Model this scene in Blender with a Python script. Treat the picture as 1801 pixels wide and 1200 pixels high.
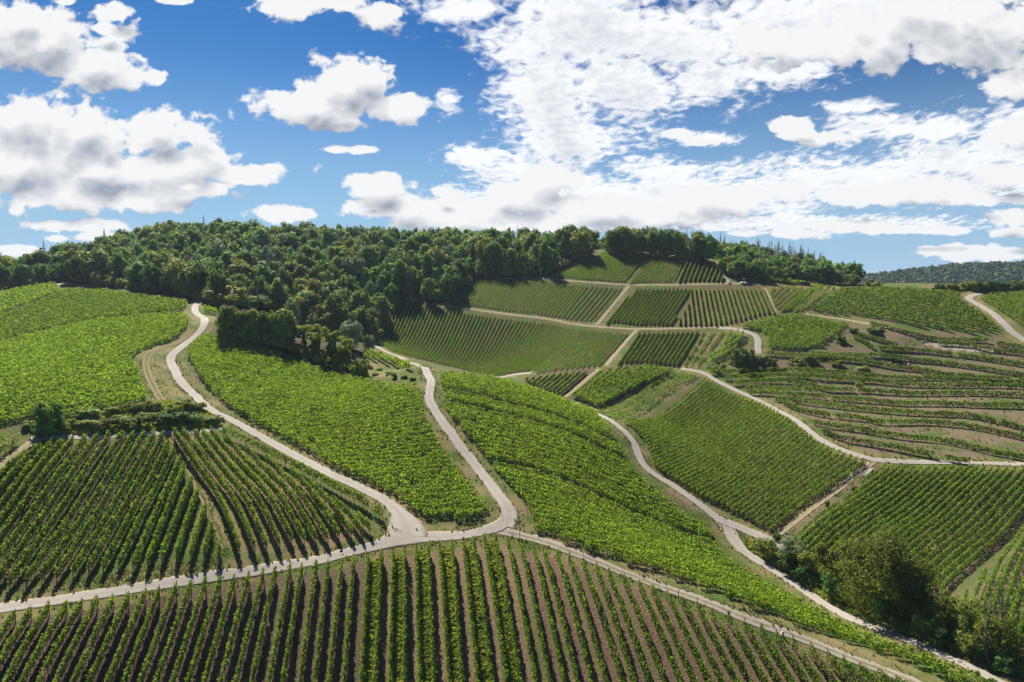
# Vineyard hills seen from the air: terrain, lanes, vine rows, woods and a cloudy summer sky.
import bpy, math, random
import numpy as np
from mathutils import Vector, Matrix

for o in list(bpy.data.objects):
    bpy.data.objects.remove(o)
scene = bpy.context.scene
COL = scene.collection
rng = np.random.default_rng(7)

# ---------------------------------------------------------------- camera
cam_data = bpy.data.cameras.new("camera")
cam = bpy.data.objects.new("camera", cam_data)
COL.objects.link(cam)
cam.location = (0, 0, 0)
cam.rotation_euler = (math.radians(90 - 5.0), 0, 0)
cam_data.sensor_width = 36.0
cam_data.lens = 24.0
cam_data.clip_start = 1.0
cam_data.clip_end = 20000.0
scene.camera = cam
scene.render.resolution_x, scene.render.resolution_y = 1024, 682

# ---------------------------------------------------------------- exposure, sun, sky
SUN_AZ, SUN_EL = math.radians(-24.0), math.radians(44.0)      # azimuth from +Y, negative = left
scene.view_settings.view_transform = 'Standard'
scene.view_settings.look = 'None'
scene.view_settings.exposure = 0.97
scene.view_settings.gamma = 1.0
scene.view_settings.use_curve_mapping = False
sun_data = bpy.data.lights.new("sun", 'SUN')
sun_data.energy = 4.9
sun_data.angle = math.radians(0.5)
sun_data.color = (1.0, 0.93, 0.82)
sun = bpy.data.objects.new("sun", sun_data)
COL.objects.link(sun)
sun_dir = Vector((math.sin(SUN_AZ) * math.cos(SUN_EL), math.cos(SUN_AZ) * math.cos(SUN_EL), math.sin(SUN_EL)))
sun.rotation_euler = (-sun_dir).to_track_quat('-Z', 'Y').to_euler()
sun.location = (0, 0, 200)

SKY_STRENGTH = 0.1

def build_world():
    w = bpy.data.worlds.new("World"); scene.world = w; w.use_nodes = True
    w.cycles.sampling_method = 'MANUAL'; w.cycles.sample_map_resolution = 512
    nt = w.node_tree; nt.nodes.clear()
    def N(tree, t, **kw):
        n = tree.nodes.new(t)
        for k, v in kw.items(): setattr(n, k, v)
        return n
    def math_(tree, op, a, b=None, c=None, clamp=False):
        n = N(tree, 'ShaderNodeMath', operation=op, use_clamp=clamp)
        for i, x in enumerate((a, b, c)):
            if x is None: continue
            if isinstance(x, (int, float)): n.inputs[i].default_value = x
            else: tree.links.new(x, n.inputs[i])
        return n.outputs[0]
    def vmath(tree, op, a, b=None):
        n = N(tree, 'ShaderNodeVectorMath', operation=op)
        for i, x in enumerate((a, b)):
            if x is None: continue
            if isinstance(x, tuple): n.inputs[i].default_value = x
            else: tree.links.new(x, n.inputs[i])
        return n.outputs['Value'] if op in ('LENGTH', 'DOT_PRODUCT') else n.outputs['Vector']
    # cloud cover as a function of direction: heaps of cumulus (left, centre, along the horizon) and a broken high sheet (right)
    def cl(u, v, rx, ry, base=1.0): return ((u - 900.5) / 1200.67, (600 - v) / 1200.67, rx / 1200.67, ry / 1200.67, base)
    HEAPS = [cl(c[0], c[1], c[2] * 1.08, c[3] * 1.08) for c in [
        (622,263,58,8),(600,190,135,34),(640,130,60,34),(1405,215,40,12),(1190,235,34,9),(1240,250,28,7),
        (60,80,165,68),(150,112,112,48),(228,135,55,26),(0,50,90,60),
        (50,215,150,60),(150,235,92,62),(20,300,150,70),(285,238,84,48),(335,285,95,44),(440,308,98,24),(190,300,150,40),(90,345,130,36),(255,352,120,26),(330,330,110,20),
        (140,397,100,13),(175,416,52,9),(95,420,22,7),(20,442,70,12),
        (610,155,92,58),(545,190,112,36),(680,190,92,34),(600,215,70,20),
        (512,18,70,32),(600,2,60,22),(675,28,60,34),(200,18,36,20),(180,52,30,14),(120,2,22,8),(305,0,30,8),
        (510,376,80,18),(668,330,72,24),(705,362,90,26),(790,385,130,26),(775,335,24,12),(645,338,30,10),
        (965,318,70,30),(900,345,110,30),(1040,360,140,26),(1270,345,110,24),(1160,372,150,24),(1395,335,60,18),(1010,390,180,20),
        (1500,345,140,20),(1620,330,90,22),(1780,240,60,34),(1770,310,60,30),(1770,382,45,18),(1400,410,60,12),(1300,410,30,7),(1480,398,110,12),
        (1700,350,120,14),(1720,445,180,14),(1600,405,110,8),(1660,440,90,10),(1790,410,60,10),
        (1700,55,190,80),(1560,70,150,60),(1400,80,110,40),(1780,150,55,30),(1400,222,48,16),(1430,240,66,18)]]
    SHEET = [cl(*c) for c in [
        (1010,50,180,120),(960,160,100,100),(1090,150,150,95),(1200,75,170,90),(985,240,110,60),(1350,50,210,75),(1520,20,260,60),(830,15,90,26),
        (1250,140,100,55),(840,278,66,24),(920,300,120,34),(1000,340,180,46),(1200,345,330,46),(1500,318,300,46),(1700,282,190,52),(1790,225,110,46),
        (1150,300,90,26),(1500,188,70,14),(1560,222,90,24),(1660,228,100,26),(1250,245,56,14),(1400,392,330,18),(1110,385,300,26),(1700,330,160,30),(785,175,26,24),(1370,120,90,34)]]
    grp = bpy.data.node_groups.new("cloud_cover", 'ShaderNodeTree')
    grp.interface.new_socket("P", in_out='INPUT', socket_type='NodeSocketVector')
    grp.interface.new_socket("cover", in_out='OUTPUT', socket_type='NodeSocketFloat')
    grp.interface.new_socket("body", in_out='OUTPUT', socket_type='NodeSocketFloat')
    grp.interface.new_socket("sheet", in_out='OUTPUT', socket_type='NodeSocketFloat')
    gi, go = N(grp, 'NodeGroupInput'), N(grp, 'NodeGroupOutput')
    P = gi.outputs[0]
    def noise(scale, detail, rough, squash, off, dist=0.0):
        m = N(grp, 'ShaderNodeMapping'); m.inputs['Scale'].default_value = (1, squash, 1); m.inputs['Location'].default_value = off
        grp.links.new(P, m.inputs['Vector'])
        n = N(grp, 'ShaderNodeTexNoise', noise_dimensions='2D')
        n.inputs['Scale'].default_value = scale; n.inputs['Detail'].default_value = detail; n.inputs['Roughness'].default_value = rough
        n.inputs['Distortion'].default_value = dist
        grp.links.new(m.outputs[0], n.inputs['Vector'])
        return math_(grp, 'SUBTRACT', n.outputs[0], 0.5)
    def union(items):
        best = None
        for (a, b, rx, ry, base) in items:
            d = vmath(grp, 'SUBTRACT', P, (a, b, 0))
            e = vmath(grp, 'LENGTH', vmath(grp, 'MULTIPLY', d, (1 / rx, 1 / ry, 0)))
            best = e if best is None else math_(grp, 'MINIMUM', best, e)
        return math_(grp, 'SUBTRACT', 1.0, math_(grp, 'MINIMUM', best, 2.2))
    def puffs(scale, detail, squash, off):
        m = N(grp, 'ShaderNodeMapping'); m.inputs['Scale'].default_value = (1, squash, 1); m.inputs['Location'].default_value = off
        grp.links.new(P, m.inputs['Vector'])
        # bend the cells a little so that they do not look like a pattern
        w = N(grp, 'ShaderNodeTexNoise', noise_dimensions='2D'); w.inputs['Scale'].default_value = scale * 1.3; w.inputs['Detail'].default_value = 2
        grp.links.new(m.outputs[0], w.inputs['Vector'])
        sc = N(grp, 'ShaderNodeVectorMath', operation='SCALE'); grp.links.new(w.outputs['Color'], sc.inputs[0]); sc.inputs[3].default_value = 0.55 / scale
        n = N(grp, 'ShaderNodeTexVoronoi', voronoi_dimensions='2D', feature='SMOOTH_F1')
        n.inputs['Scale'].default_value = scale; n.inputs['Detail'].default_value = detail; n.inputs['Roughness'].default_value = 0.55; n.inputs['Smoothness'].default_value = 0.35
        grp.links.new(vmath(grp, 'ADD', m.outputs[0], sc.outputs[0]), n.inputs['Vector'])
        return math_(grp, 'SUBTRACT', 0.62, n.outputs['Distance'])
    big = noise(7.0, 2.0, 0.5, 1.4, (3.1, 1.7, 0)); fine = noise(30.0, 6.0, 0.6, 1.3, (0.4, 5.2, 0), 0.2); puff = puffs(15.0, 2.0, 1.25, (2.2, 0.7, 0))
    body = math_(grp, 'ADD', math_(grp, 'MULTIPLY_ADD', union(HEAPS), 1.25, 0.06), math_(grp, 'ADD', math_(grp, 'MULTIPLY', big, 0.9), math_(grp, 'MULTIPLY', puff, 0.7)))
    heap = math_(grp, 'MULTIPLY_ADD', fine, 1.7, body); body = math_(grp, 'MULTIPLY_ADD', fine, 0.45, body)
    # the high sheet lies on a plane overhead: its flocks shrink and flatten towards the horizon
    sx = N(grp, 'ShaderNodeSeparateXYZ'); grp.links.new(P, sx.inputs[0])
    inv = math_(grp, 'DIVIDE', 1.0, math_(grp, 'MAXIMUM', math_(grp, 'ADD', sx.outputs[1], 0.17), 0.06))
    cp = N(grp, 'ShaderNodeCombineXYZ'); grp.links.new(math_(grp, 'MULTIPLY', sx.outputs[0], inv), cp.inputs[0]); grp.links.new(inv, cp.inputs[1])
    def pnoise(scale, detail, rough, off, dist):
        n = N(grp, 'ShaderNodeTexNoise', noise_dimensions='2D'); grp.links.new(vmath(grp, 'ADD', cp.outputs[0], off), n.inputs['Vector'])
        n.inputs['Scale'].default_value = scale; n.inputs['Detail'].default_value = detail; n.inputs['Roughness'].default_value = rough; n.inputs['Distortion'].default_value = dist
        return math_(grp, 'SUBTRACT', n.outputs[0], 0.5)
    flock = pnoise(26.0, 4.0, 0.55, (7.3, 2.2, 0), 0.3); patch = pnoise(5.0, 3.0, 0.55, (1.3, 8.1, 0), 0.4)
    sheet = math_(grp, 'ADD', math_(grp, 'MULTIPLY_ADD', union(SHEET), 1.15, 0.1), math_(grp, 'ADD', math_(grp, 'MULTIPLY', flock, 1.9), math_(grp, 'MULTIPLY', patch, 1.7)))
    grp.links.new(heap, go.inputs['cover']); grp.links.new(body, go.inputs['body']); grp.links.new(sheet, go.inputs['sheet'])

    tc = N(nt, 'ShaderNodeTexCoord'); D = tc.outputs['Generated']
    fwd = vmath(nt, 'DOT_PRODUCT', D, (0, math.cos(math.radians(5)), -math.sin(math.radians(5))))
    up = vmath(nt, 'DOT_PRODUCT', D, (0, math.sin(math.radians(5)), math.cos(math.radians(5))))
    side = vmath(nt, 'DOT_PRODUCT', D, (1, 0, 0))
    fwd = math_(nt, 'MAXIMUM', fwd, 0.12)
    cmb = N(nt, 'ShaderNodeCombineXYZ')
    nt.links.new(math_(nt, 'DIVIDE', side, fwd), cmb.inputs[0]); nt.links.new(math_(nt, 'DIVIDE', up, fwd), cmb.inputs[1])
    def cover(p):
        g = N(nt, 'ShaderNodeGroup'); g.node_tree = grp; nt.links.new(p, g.inputs[0]); return g.outputs['cover'], g.outputs['body'], g.outputs['sheet']
    h0, b0, s0 = cover(cmb.outputs[0])
    h1, b1, s1 = cover(vmath(nt, 'ADD', cmb.outputs[0], (-0.010, 0.028, 0)))
    def smooth(x, a, b):
        n = N(nt, 'ShaderNodeMapRange', interpolation_type='SMOOTHSTEP'); nt.links.new(x, n.inputs[0])
        n.inputs[1].default_value = a; n.inputs[2].default_value = b; return n.outputs[0]
    ha, sa = smooth(h0, -0.02, 0.36), smooth(s0, -0.15, 0.75)
    # cumulus: bright rims and sun side, grey where thick or turned away from the sun
    thick = smooth(b0, 0.3, 1.15)
    turn = math_(nt, 'SUBTRACT', b1, b0)                      # > 0: more cloud between this spot and the sun
    grey = math_(nt, 'ADD', math_(nt, 'MULTIPLY', thick, 0.52), math_(nt, 'MULTIPLY_ADD', turn, 0.95, 0.03), clamp=True)
    mixh = N(nt, 'ShaderNodeMix', data_type='RGBA'); nt.links.new(grey, mixh.inputs[0])
    mixh.inputs[6].default_value = (4.7, 4.73, 4.76, 1); mixh.inputs[7].default_value = (1.75, 1.95, 2.35, 1)
    sgrey = math_(nt, 'ADD', math_(nt, 'MULTIPLY', smooth(s0, 0.5, 1.6), 0.55), math_(nt, 'MULTIPLY', math_(nt, 'SUBTRACT', s1, s0), 0.35), clamp=True)
    mixs = N(nt, 'ShaderNodeMix', data_type='RGBA'); nt.links.new(sgrey, mixs.inputs[0])
    mixs.inputs[6].default_value = (5.2, 5.25, 5.35, 1); mixs.inputs[7].default_value = (2.1, 2.35, 2.8, 1)
    sky = N(nt, 'ShaderNodeTexSky', sky_type='NISHITA')
    sky.sun_disc = False; sky.sun_elevation = SUN_EL; sky.sun_rotation = SUN_AZ
    sky.altitude = 300; sky.air_density = 1.0; sky.dust_density = 0.5; sky.ozone_density = 2.5
    tint = N(nt, 'ShaderNodeMix', data_type='RGBA', blend_type='MULTIPLY'); tint.inputs[0].default_value = 1.0
    # deep, polarised blue: the sky's own gradient with more contrast
    sc = vmath(nt, 'MULTIPLY', sky.outputs[0], (0.062, 0.092, 0.112))
    gm = N(nt, 'ShaderNodeGamma'); gm.inputs[1].default_value = 1.45; nt.links.new(sc, gm.inputs[0])
    nt.links.new(gm.outputs[0], tint.inputs[6]); tint.inputs[7].default_value = (2.0, 3.0, 3.3, 1)
    sep = N(nt, 'ShaderNodeSeparateXYZ'); nt.links.new(D, sep.inputs[0])
    low = N(nt, 'ShaderNodeMix', data_type='RGBA')                # paler, hazier air low over the horizon
    hz = N(nt, 'ShaderNodeMapRange', interpolation_type='SMOOTHSTEP'); nt.links.new(sep.outputs[2], hz.inputs[0])
    for i, v in enumerate((0.02, 0.34, 0.9, 0.0)): hz.inputs[i + 1].default_value = v
    nt.links.new(hz.outputs[0], low.inputs[0]); nt.links.new(tint.outputs[2], low.inputs[6]); low.inputs[7].default_value = (1.9, 3.0, 4.1, 1)
    lay1 = N(nt, 'ShaderNodeMix', data_type='RGBA'); nt.links.new(math_(nt, 'MULTIPLY', sa, 0.95), lay1.inputs[0])
    nt.links.new(low.outputs[2], lay1.inputs[6]); nt.links.new(mixs.outputs[2], lay1.inputs[7])
    lay2 = N(nt, 'ShaderNodeMix', data_type='RGBA'); nt.links.new(ha, lay2.inputs[0])
    nt.links.new(lay1.outputs[2], lay2.inputs[6]); nt.links.new(mixh.outputs[2], lay2.inputs[7])
    bg = N(nt, 'ShaderNodeBackground'); bg.inputs['Strength'].default_value = SKY_STRENGTH
    nt.links.new(lay2.outputs[2], bg.inputs['Color'])
    out = N(nt, 'ShaderNodeOutputWorld'); nt.links.new(bg.outputs[0], out.inputs['Surface'])
build_world()

# ---------------------------------------------------------------- terrain
F_PX, CX, CY, PITCH = 1200.67, 900.5, 600.0, math.radians(5.0)
CP, SP = math.cos(PITCH), math.sin(PITCH)

def pix_to_world(u, v, d):
    """photo pixel + depth along the optical axis -> world point (camera at the origin, looking +Y, tilted down)"""
    xc = (np.asarray(u, float) - CX) / F_PX * d
    yc = (np.asarray(v, float) - CY) / F_PX * d
    return np.stack([xc, d * CP - yc * SP, -(yc * CP + d * SP)], -1)

def world_to_pix(p):
    x, y, z = p[..., 0], p[..., 1], p[..., 2]
    d = y * CP - z * SP
    yc = -z * CP - y * SP
    return CX + F_PX * x / d, CY + F_PX * yc / d, d

SURVEY = [  # surveyed spots of the landscape: bearing (as photo column,row), distance, height of what was sighted above ground
 (0,1200,82),(200,1200,85),(450,1200,89),(700,1200,92),(900,1200,93),(1100,1200,94),(1300,1200,95),(1500,1200,95),(1680,1200,95),(1801,1200,97),
 (0,1070,95),(130,1053,97),(250,1035,99),(370,1018,102),(470,1003,106),(600,975,111),(700,945,115),(800,943,118),(880,930,120),
 (1000,955,117),(1100,985,115),(1200,1020,112),(1300,1055,108),(1400,1095,105),(1500,1140,101),(1600,1180,97),
 (300,760,137),(150,768,133),(65,770,130),(0,830,118),(150,900,115),(300,880,118),(390,980,106),(400,850,126),(520,870,124),(560,960,113),
 (690,900,122),(640,860,129),(540,805,139),(440,742,151),(365,690,163),(310,635,180),(325,595,195),(360,562,212),(343,545,228),(353,528,242),
 (0,745,131),(250,735,141),(130,700,146),(0,640,168),(150,620,182),(260,620,182),(0,560,232),(150,560,225),(300,560,214),(330,530,243),
 (150,530,258),(250,517,265),(0,522,270),(100,502,300),(180,503,300),
 (760,910,123),(870,890,125),(740,800,142),(600,760,150),(480,700,163),(600,680,178),(740,662,176),(345,585,198),(480,625,190),(400,640,178),(650,658,186),
 (905,915,122),(850,850,133),(790,770,147),(757,705,161),(747,665,173),(730,643,182),
 (940,920,122),(1000,800,150),(1100,920,134),(1300,1020,123),(1450,1110,108),(900,720,164),(1000,730,169),(850,667,182),(950,693,183),(780,652,181),(1700,1190,97),
 (1060,735,183),(1110,785,167),(1130,820,160),(1200,880,150),(1270,935,143),(1290,965,138),(1340,1000,132),(1420,1045,124),(1500,1085,116),(1600,1120,109),(1700,1150,103),(1801,1185,99),
 (1000,702,204),(930,675,216),(780,662,193),(850,680,194),(920,698,198),(980,715,198),(720,655,195),(740,640,205),(700,626,218),(657,607,240),
 (1225,655,222),(1400,740,183),(1550,805,160),(1300,800,171),(1370,940,141),(1200,760,186),(1100,740,181),
 (1700,815,157),(1801,820,155),(1600,900,143),(1750,950,132),(1450,930,139),(1560,1040,122),(1801,1080,108),(1700,1080,111),
 (1400,640,228),(1600,640,222),(1801,620,208),(1801,700,186),(1801,780,166),(1600,700,203),(1500,600,240),(1450,700,206),(1650,770,175),
 (1801,595,216),(1750,560,230),(1710,525,250),(1600,530,254),(1430,550,264),(1600,503,280),(1750,580,222),(1801,513,262),(1470,508,292),(1550,501,290),
 (660,605,250),(780,645,238),(880,662,230),(1010,657,224),(1110,650,223),(1190,650,225),
 (790,540,292),(940,555,281),(1100,575,264),(1250,577,257),(830,490,325),(960,490,321),(1110,505,305),(1250,500,298),(1060,443,348),(1160,450,340),(1260,458,328),(1345,500,294),(1360,550,266),
 (1350,600,243),(1480,575,251),(1330,612,239),(1290,640,228),(1570,588,236),(1700,512,258),
 (250,397,430,13),(400,390,450,14),(600,397,455,15),(800,402,450,15),(1000,410,430,15),(1130,402,375,13),(1250,417,355,12),
 (150,446,460,18),(60,457,470,20),(0,460,480,21),(30,498,430,12),
 (1300,430,430,7),(1400,440,450,7),(1515,482,440,9),(1350,485,340),(1450,497,345),(1525,500,350),(1650,500,310),
 (340,520,258),(500,590,225),(400,560,205),
]
WORLD_SPOTS = [(-200,10,-80),(0,10,-95),(200,10,-85),(-250,100,-40),(250,100,-50),(-420,250,-20),(420,250,-10),(-380,420,0),(330,430,-22),(420,600,-32),
 (-450,700,-8),(-150,640,2),(100,640,-8),(250,700,-25),(-100,760,-20),(200,760,-30),(-400,60,-45),(400,100,-50),(-450,500,0),(470,700,-32)]

def _survey():
    rows = []
    for s in SURVEY:
        p = pix_to_world(s[0], s[1], float(s[2]))
        rows.append((p[0], p[1], p[2] - (s[3] if len(s) > 3 else 0.0)))
    return np.array(rows + [tuple(map(float, w)) for w in WORLD_SPOTS])

GX0, GX1, GY0, GY1, GS = -480.0, 480.0, 0.0, 780.0, 2.0
def _tps(P):
    xy = P[:, :2] / 100.0
    n = len(P)
    def phi(a, b):
        r2 = ((a[:, None, :] - b[None, :, :]) ** 2).sum(-1) + 1e-9
        return r2 * np.log(r2) * 0.5
    A = np.zeros((n + 3, n + 3))
    A[:n, :n] = phi(xy, xy) + np.eye(n) * 0.0012
    A[:n, n] = 1; A[:n, n+1:] = xy; A[n, :n] = 1; A[n+1:, :n] = xy.T
    w = np.linalg.solve(A, np.concatenate([P[:, 2], np.zeros(3)]))
    gx = np.arange(GX0, GX1 + GS, GS); gy = np.arange(GY0, GY1 + GS, GS)
    Z = np.zeros((len(gy), len(gx)))
    for j, y in enumerate(gy):
        q = np.stack([gx, np.full_like(gx, y)], -1) / 100.0
        Z[j] = phi(q, xy) @ w[:n] + w[n] + q @ w[n+1:]
    return Z
SURV = _survey()
ZG = _tps(SURV)

def _sm(a, b, x):
    t = np.clip((x - a) / (b - a), 0, 1)
    return t * t * (3 - 2 * t)

def z_far(x, y):
    r = np.hypot(x, y)
    az = np.degrees(np.arctan2(x, y))
    hill = 50 * _sm(880, 1330, r) * (0.62 + 0.38 * _sm(26, 34, az)) * _sm(14, 24, az)
    return -32 + hill

def height(x, y):
    x = np.asarray(x, float); y = np.asarray(y, float)
    fx = np.clip((x - GX0) / GS, 0, ZG.shape[1] - 2.001); fy = np.clip((y - GY0) / GS, 0, ZG.shape[0] - 2.001)
    i = fx.astype(int); j = fy.astype(int); a = fx - i; b = fy - j
    z = (ZG[j, i] * (1-a) + ZG[j, i+1] * a) * (1-b) + (ZG[j+1, i] * (1-a) + ZG[j+1, i+1] * a) * b
    k = np.maximum(_sm(560, 740, y), _sm(380, 470, np.abs(x)))
    return z * (1 - k) + z_far(x, y) * k

def unproject(pix, h=0.0, near=60.0, far=640.0):
    """follow the sight lines of photo pixels to the ground (or to a surface h above it); returns xy of the ground spot"""
    pix = np.atleast_2d(np.asarray(pix, float))
    dirs = pix_to_world(pix[:, 0], pix[:, 1], 1.0)
    t = np.full(len(pix), near); done = np.zeros(len(pix), bool); prev = t.copy()
    step = 0.5
    while not done.all() and t[~done].min() < far:
        p = dirs * t[:, None]
        below = p[:, 2] < height(p[:, 0], p[:, 1]) + h
        done |= below
        prev[~done] = t[~done]
        t[~done] += step
    lo, hi = prev.copy(), t.copy()
    for _ in range(14):
        m = (lo + hi) / 2; p = dirs * m[:, None]
        below = p[:, 2] < height(p[:, 0], p[:, 1]) + h
        hi = np.where(below, m, hi); lo = np.where(below, lo, m)
    return (dirs * hi[:, None])[:, :2]
# ---------------------------------------------------------------- materials
def new_mat(name):
    m = bpy.data.materials.new(name); m.use_nodes = True
    nt = m.node_tree; nt.nodes.clear()
    out = nt.nodes.new('ShaderNodeOutputMaterial')
    return m, nt, out

def nd(nt, t, **kw):
    n = nt.nodes.new(t)
    for k, v in kw.items(): setattr(n, k, v)
    return n

def mixrgb(nt, fac, a, b, blend='MIX'):
    n = nd(nt, 'ShaderNodeMix', data_type='RGBA', blend_type=blend)
    for i, x in ((0, fac), (6, a), (7, b)):
        if isinstance(x, tuple): n.inputs[i].default_value = (*x, 1) if len(x) == 3 else x
        elif isinstance(x, (int, float)): n.inputs[i].default_value = x
        else: nt.links.new(x, n.inputs[i])
    return n.outputs[2]

def remap(nt, x, a, b, c=0.0, d=1.0, smooth=False):
    n = nd(nt, 'ShaderNodeMapRange', interpolation_type='SMOOTHSTEP' if smooth else 'LINEAR')
    nt.links.new(x, n.inputs[0])
    for i, v in enumerate((a, b, c, d)): n.inputs[i + 1].default_value = v
    return n.outputs[0]

def noise_tex(nt, scale, detail=4.0, rough=0.55, vec=None, loc=None):
    n = nd(nt, 'ShaderNodeTexNoise'); n.inputs['Scale'].default_value = scale
    n.inputs['Detail'].default_value = detail; n.inputs['Roughness'].default_value = rough
    if vec is None:
        g = nd(nt, 'ShaderNodeNewGeometry'); vec = g.outputs['Position']
    nt.links.new(vec, n.inputs['Vector'])
    return n.outputs[0]

def leaf_mat(name, dark, light, trans, t_amt=0.38, patch=0.0, patch_col=None, var=0.25, rough=0.6, spec=0.08):
    """foliage: tint per leaf (face attribute), soft patches over the plot, light shining through"""
    m, nt, out = new_mat(name)
    at = nd(nt, 'ShaderNodeAttribute', attribute_name='tint')
    col = mixrgb(nt, at.outputs['Fac'], dark, light)
    tr = mixrgb(nt, at.outputs['Fac'], tuple(0.62 * c for c in trans), trans)
    if patch_col:
        nz = noise_tex(nt, patch, 3.0)
        f = remap(nt, nz, 0.42, 0.66, 0.0, 0.75, True)
        col = mixrgb(nt, f, col, patch_col)
    oi = nd(nt, 'ShaderNodeObjectInfo')
    hs = nd(nt, 'ShaderNodeHueSaturation')
    nt.links.new(remap(nt, oi.outputs['Random'], 0, 1, 0.5 - 0.03 * var / 0.25, 0.5 + 0.025 * var / 0.25), hs.inputs['Hue'])
    nt.links.new(remap(nt, oi.outputs['Random'], 0, 1, 1 - var, 1 + var), hs.inputs['Value'])
    nt.links.new(col, hs.inputs['Color'])
    pb = nd(nt, 'ShaderNodeBsdfPrincipled')
    pb.inputs['Roughness'].default_value = rough; pb.inputs['Specular IOR Level'].default_value = spec
    nt.links.new(hs.outputs[0], pb.inputs['Base Color'])
    tl = nd(nt, 'ShaderNodeBsdfTranslucent'); nt.links.new(tr, tl.inputs['Color'])
    mx = nd(nt, 'ShaderNodeMixShader'); mx.inputs[0].default_value = t_amt
    nt.links.new(pb.outputs[0], mx.inputs[1]); nt.links.new(tl.outputs[0], mx.inputs[2])
    nt.links.new(mx.outputs[0], out.inputs['Surface'])
    return m

def plain_mat(name, c1, c2, scale=3.0, rough=0.85, bump=0.0):
    m, nt, out = new_mat(name)
    nz = noise_tex(nt, scale, 6.0, 0.62)
    col = mixrgb(nt, remap(nt, nz, 0.3, 0.7), c1, c2)
    pb = nd(nt, 'ShaderNodeBsdfPrincipled'); pb.inputs['Roughness'].default_value = rough
    pb.inputs['Specular IOR Level'].default_value = 0.2
    nt.links.new(col, pb.inputs['Base Color'])
    if bump:
        b = nd(nt, 'ShaderNodeBump'); b.inputs['Strength'].default_value = bump; b.inputs['Distance'].default_value = 0.1
        nt.links.new(nz, b.inputs['Height']); nt.links.new(b.outputs[0], pb.inputs['Normal'])
    nt.links.new(pb.outputs[0], out.inputs['Surface'])
    return m

def ground_mat():
    m, nt, out = new_mat("ground")
    soil = nd(nt, 'ShaderNodeAttribute', attribute_name='soil').outputs['Color']
    veg = nd(nt, 'ShaderNodeAttribute', attribute_name='veg').outputs['Fac']
    dry = nd(nt, 'ShaderNodeAttribute', attribute_name='dry').outputs['Fac']
    n1 = noise_tex(nt, 2.6, 6.0, 0.7); n2 = noise_tex(nt, 0.16, 5.0, 0.6); n3 = noise_tex(nt, 7.0, 3.0, 0.65)
    soilv = mixrgb(nt, remap(nt, n1, 0.32, 0.68), soil, mixrgb(nt, 1.0, soil, (0.52, 0.50, 0.48), 'MULTIPLY'))
    soilv = mixrgb(nt, remap(nt, n2, 0.4, 0.62, 0, 0.4), soilv, mixrgb(nt, 1.0, soilv, (1.35, 1.25, 1.15), 'MULTIPLY'))
    green = mixrgb(nt, remap(nt, n3, 0.35, 0.65), (0.045, 0.085, 0.016), (0.115, 0.165, 0.035))
    straw = mixrgb(nt, remap(nt, n1, 0.35, 0.65), (0.20, 0.17, 0.065), (0.34, 0.27, 0.12))
    ad = nd(nt, 'ShaderNodeMath', operation='ADD'); nt.links.new(dry, ad.inputs[0])
    nt.links.new(remap(nt, n2, 0.3, 0.7, -0.35, 0.35), ad.inputs[1])
    grass = mixrgb(nt, remap(nt, ad.outputs[0], 0.25, 0.75), green, straw)
    # grass stands where the noise is below the plot's cover
    sm = nd(nt, 'ShaderNodeMath', operation='MULTIPLY_ADD'); nt.links.new(n1, sm.inputs[0]); sm.inputs[1].default_value = 0.55
    nn = nd(nt, 'ShaderNodeMath', operation='MULTIPLY'); nt.links.new(n2, nn.inputs[0]); nn.inputs[1].default_value = 0.45
    nt.links.new(nn.outputs[0], sm.inputs[2])
    sb = nd(nt, 'ShaderNodeMath', operation='SUBTRACT'); nt.links.new(veg, sb.inputs[0]); nt.links.new(remap(nt, sm.outputs[0], 0.3, 0.7), sb.inputs[1])
    col = mixrgb(nt, remap(nt, sb.outputs[0], -0.18, 0.18, 0, 1, True), soilv, grass)
    pb = nd(nt, 'ShaderNodeBsdfPrincipled'); pb.inputs['Roughness'].default_value = 0.95; pb.inputs['Specular IOR Level'].default_value = 0.1
    nt.links.new(col, pb.inputs['Base Color'])
    b = nd(nt, 'ShaderNodeBump'); b.inputs['Strength'].default_value = 0.8; b.inputs['Distance'].default_value = 0.25
    nt.links.new(n1, b.inputs['Height']); nt.links.new(b.outputs[0], pb.inputs['Normal'])
    nt.links.new(pb.outputs[0], out.inputs['Surface'])
    return m

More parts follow.
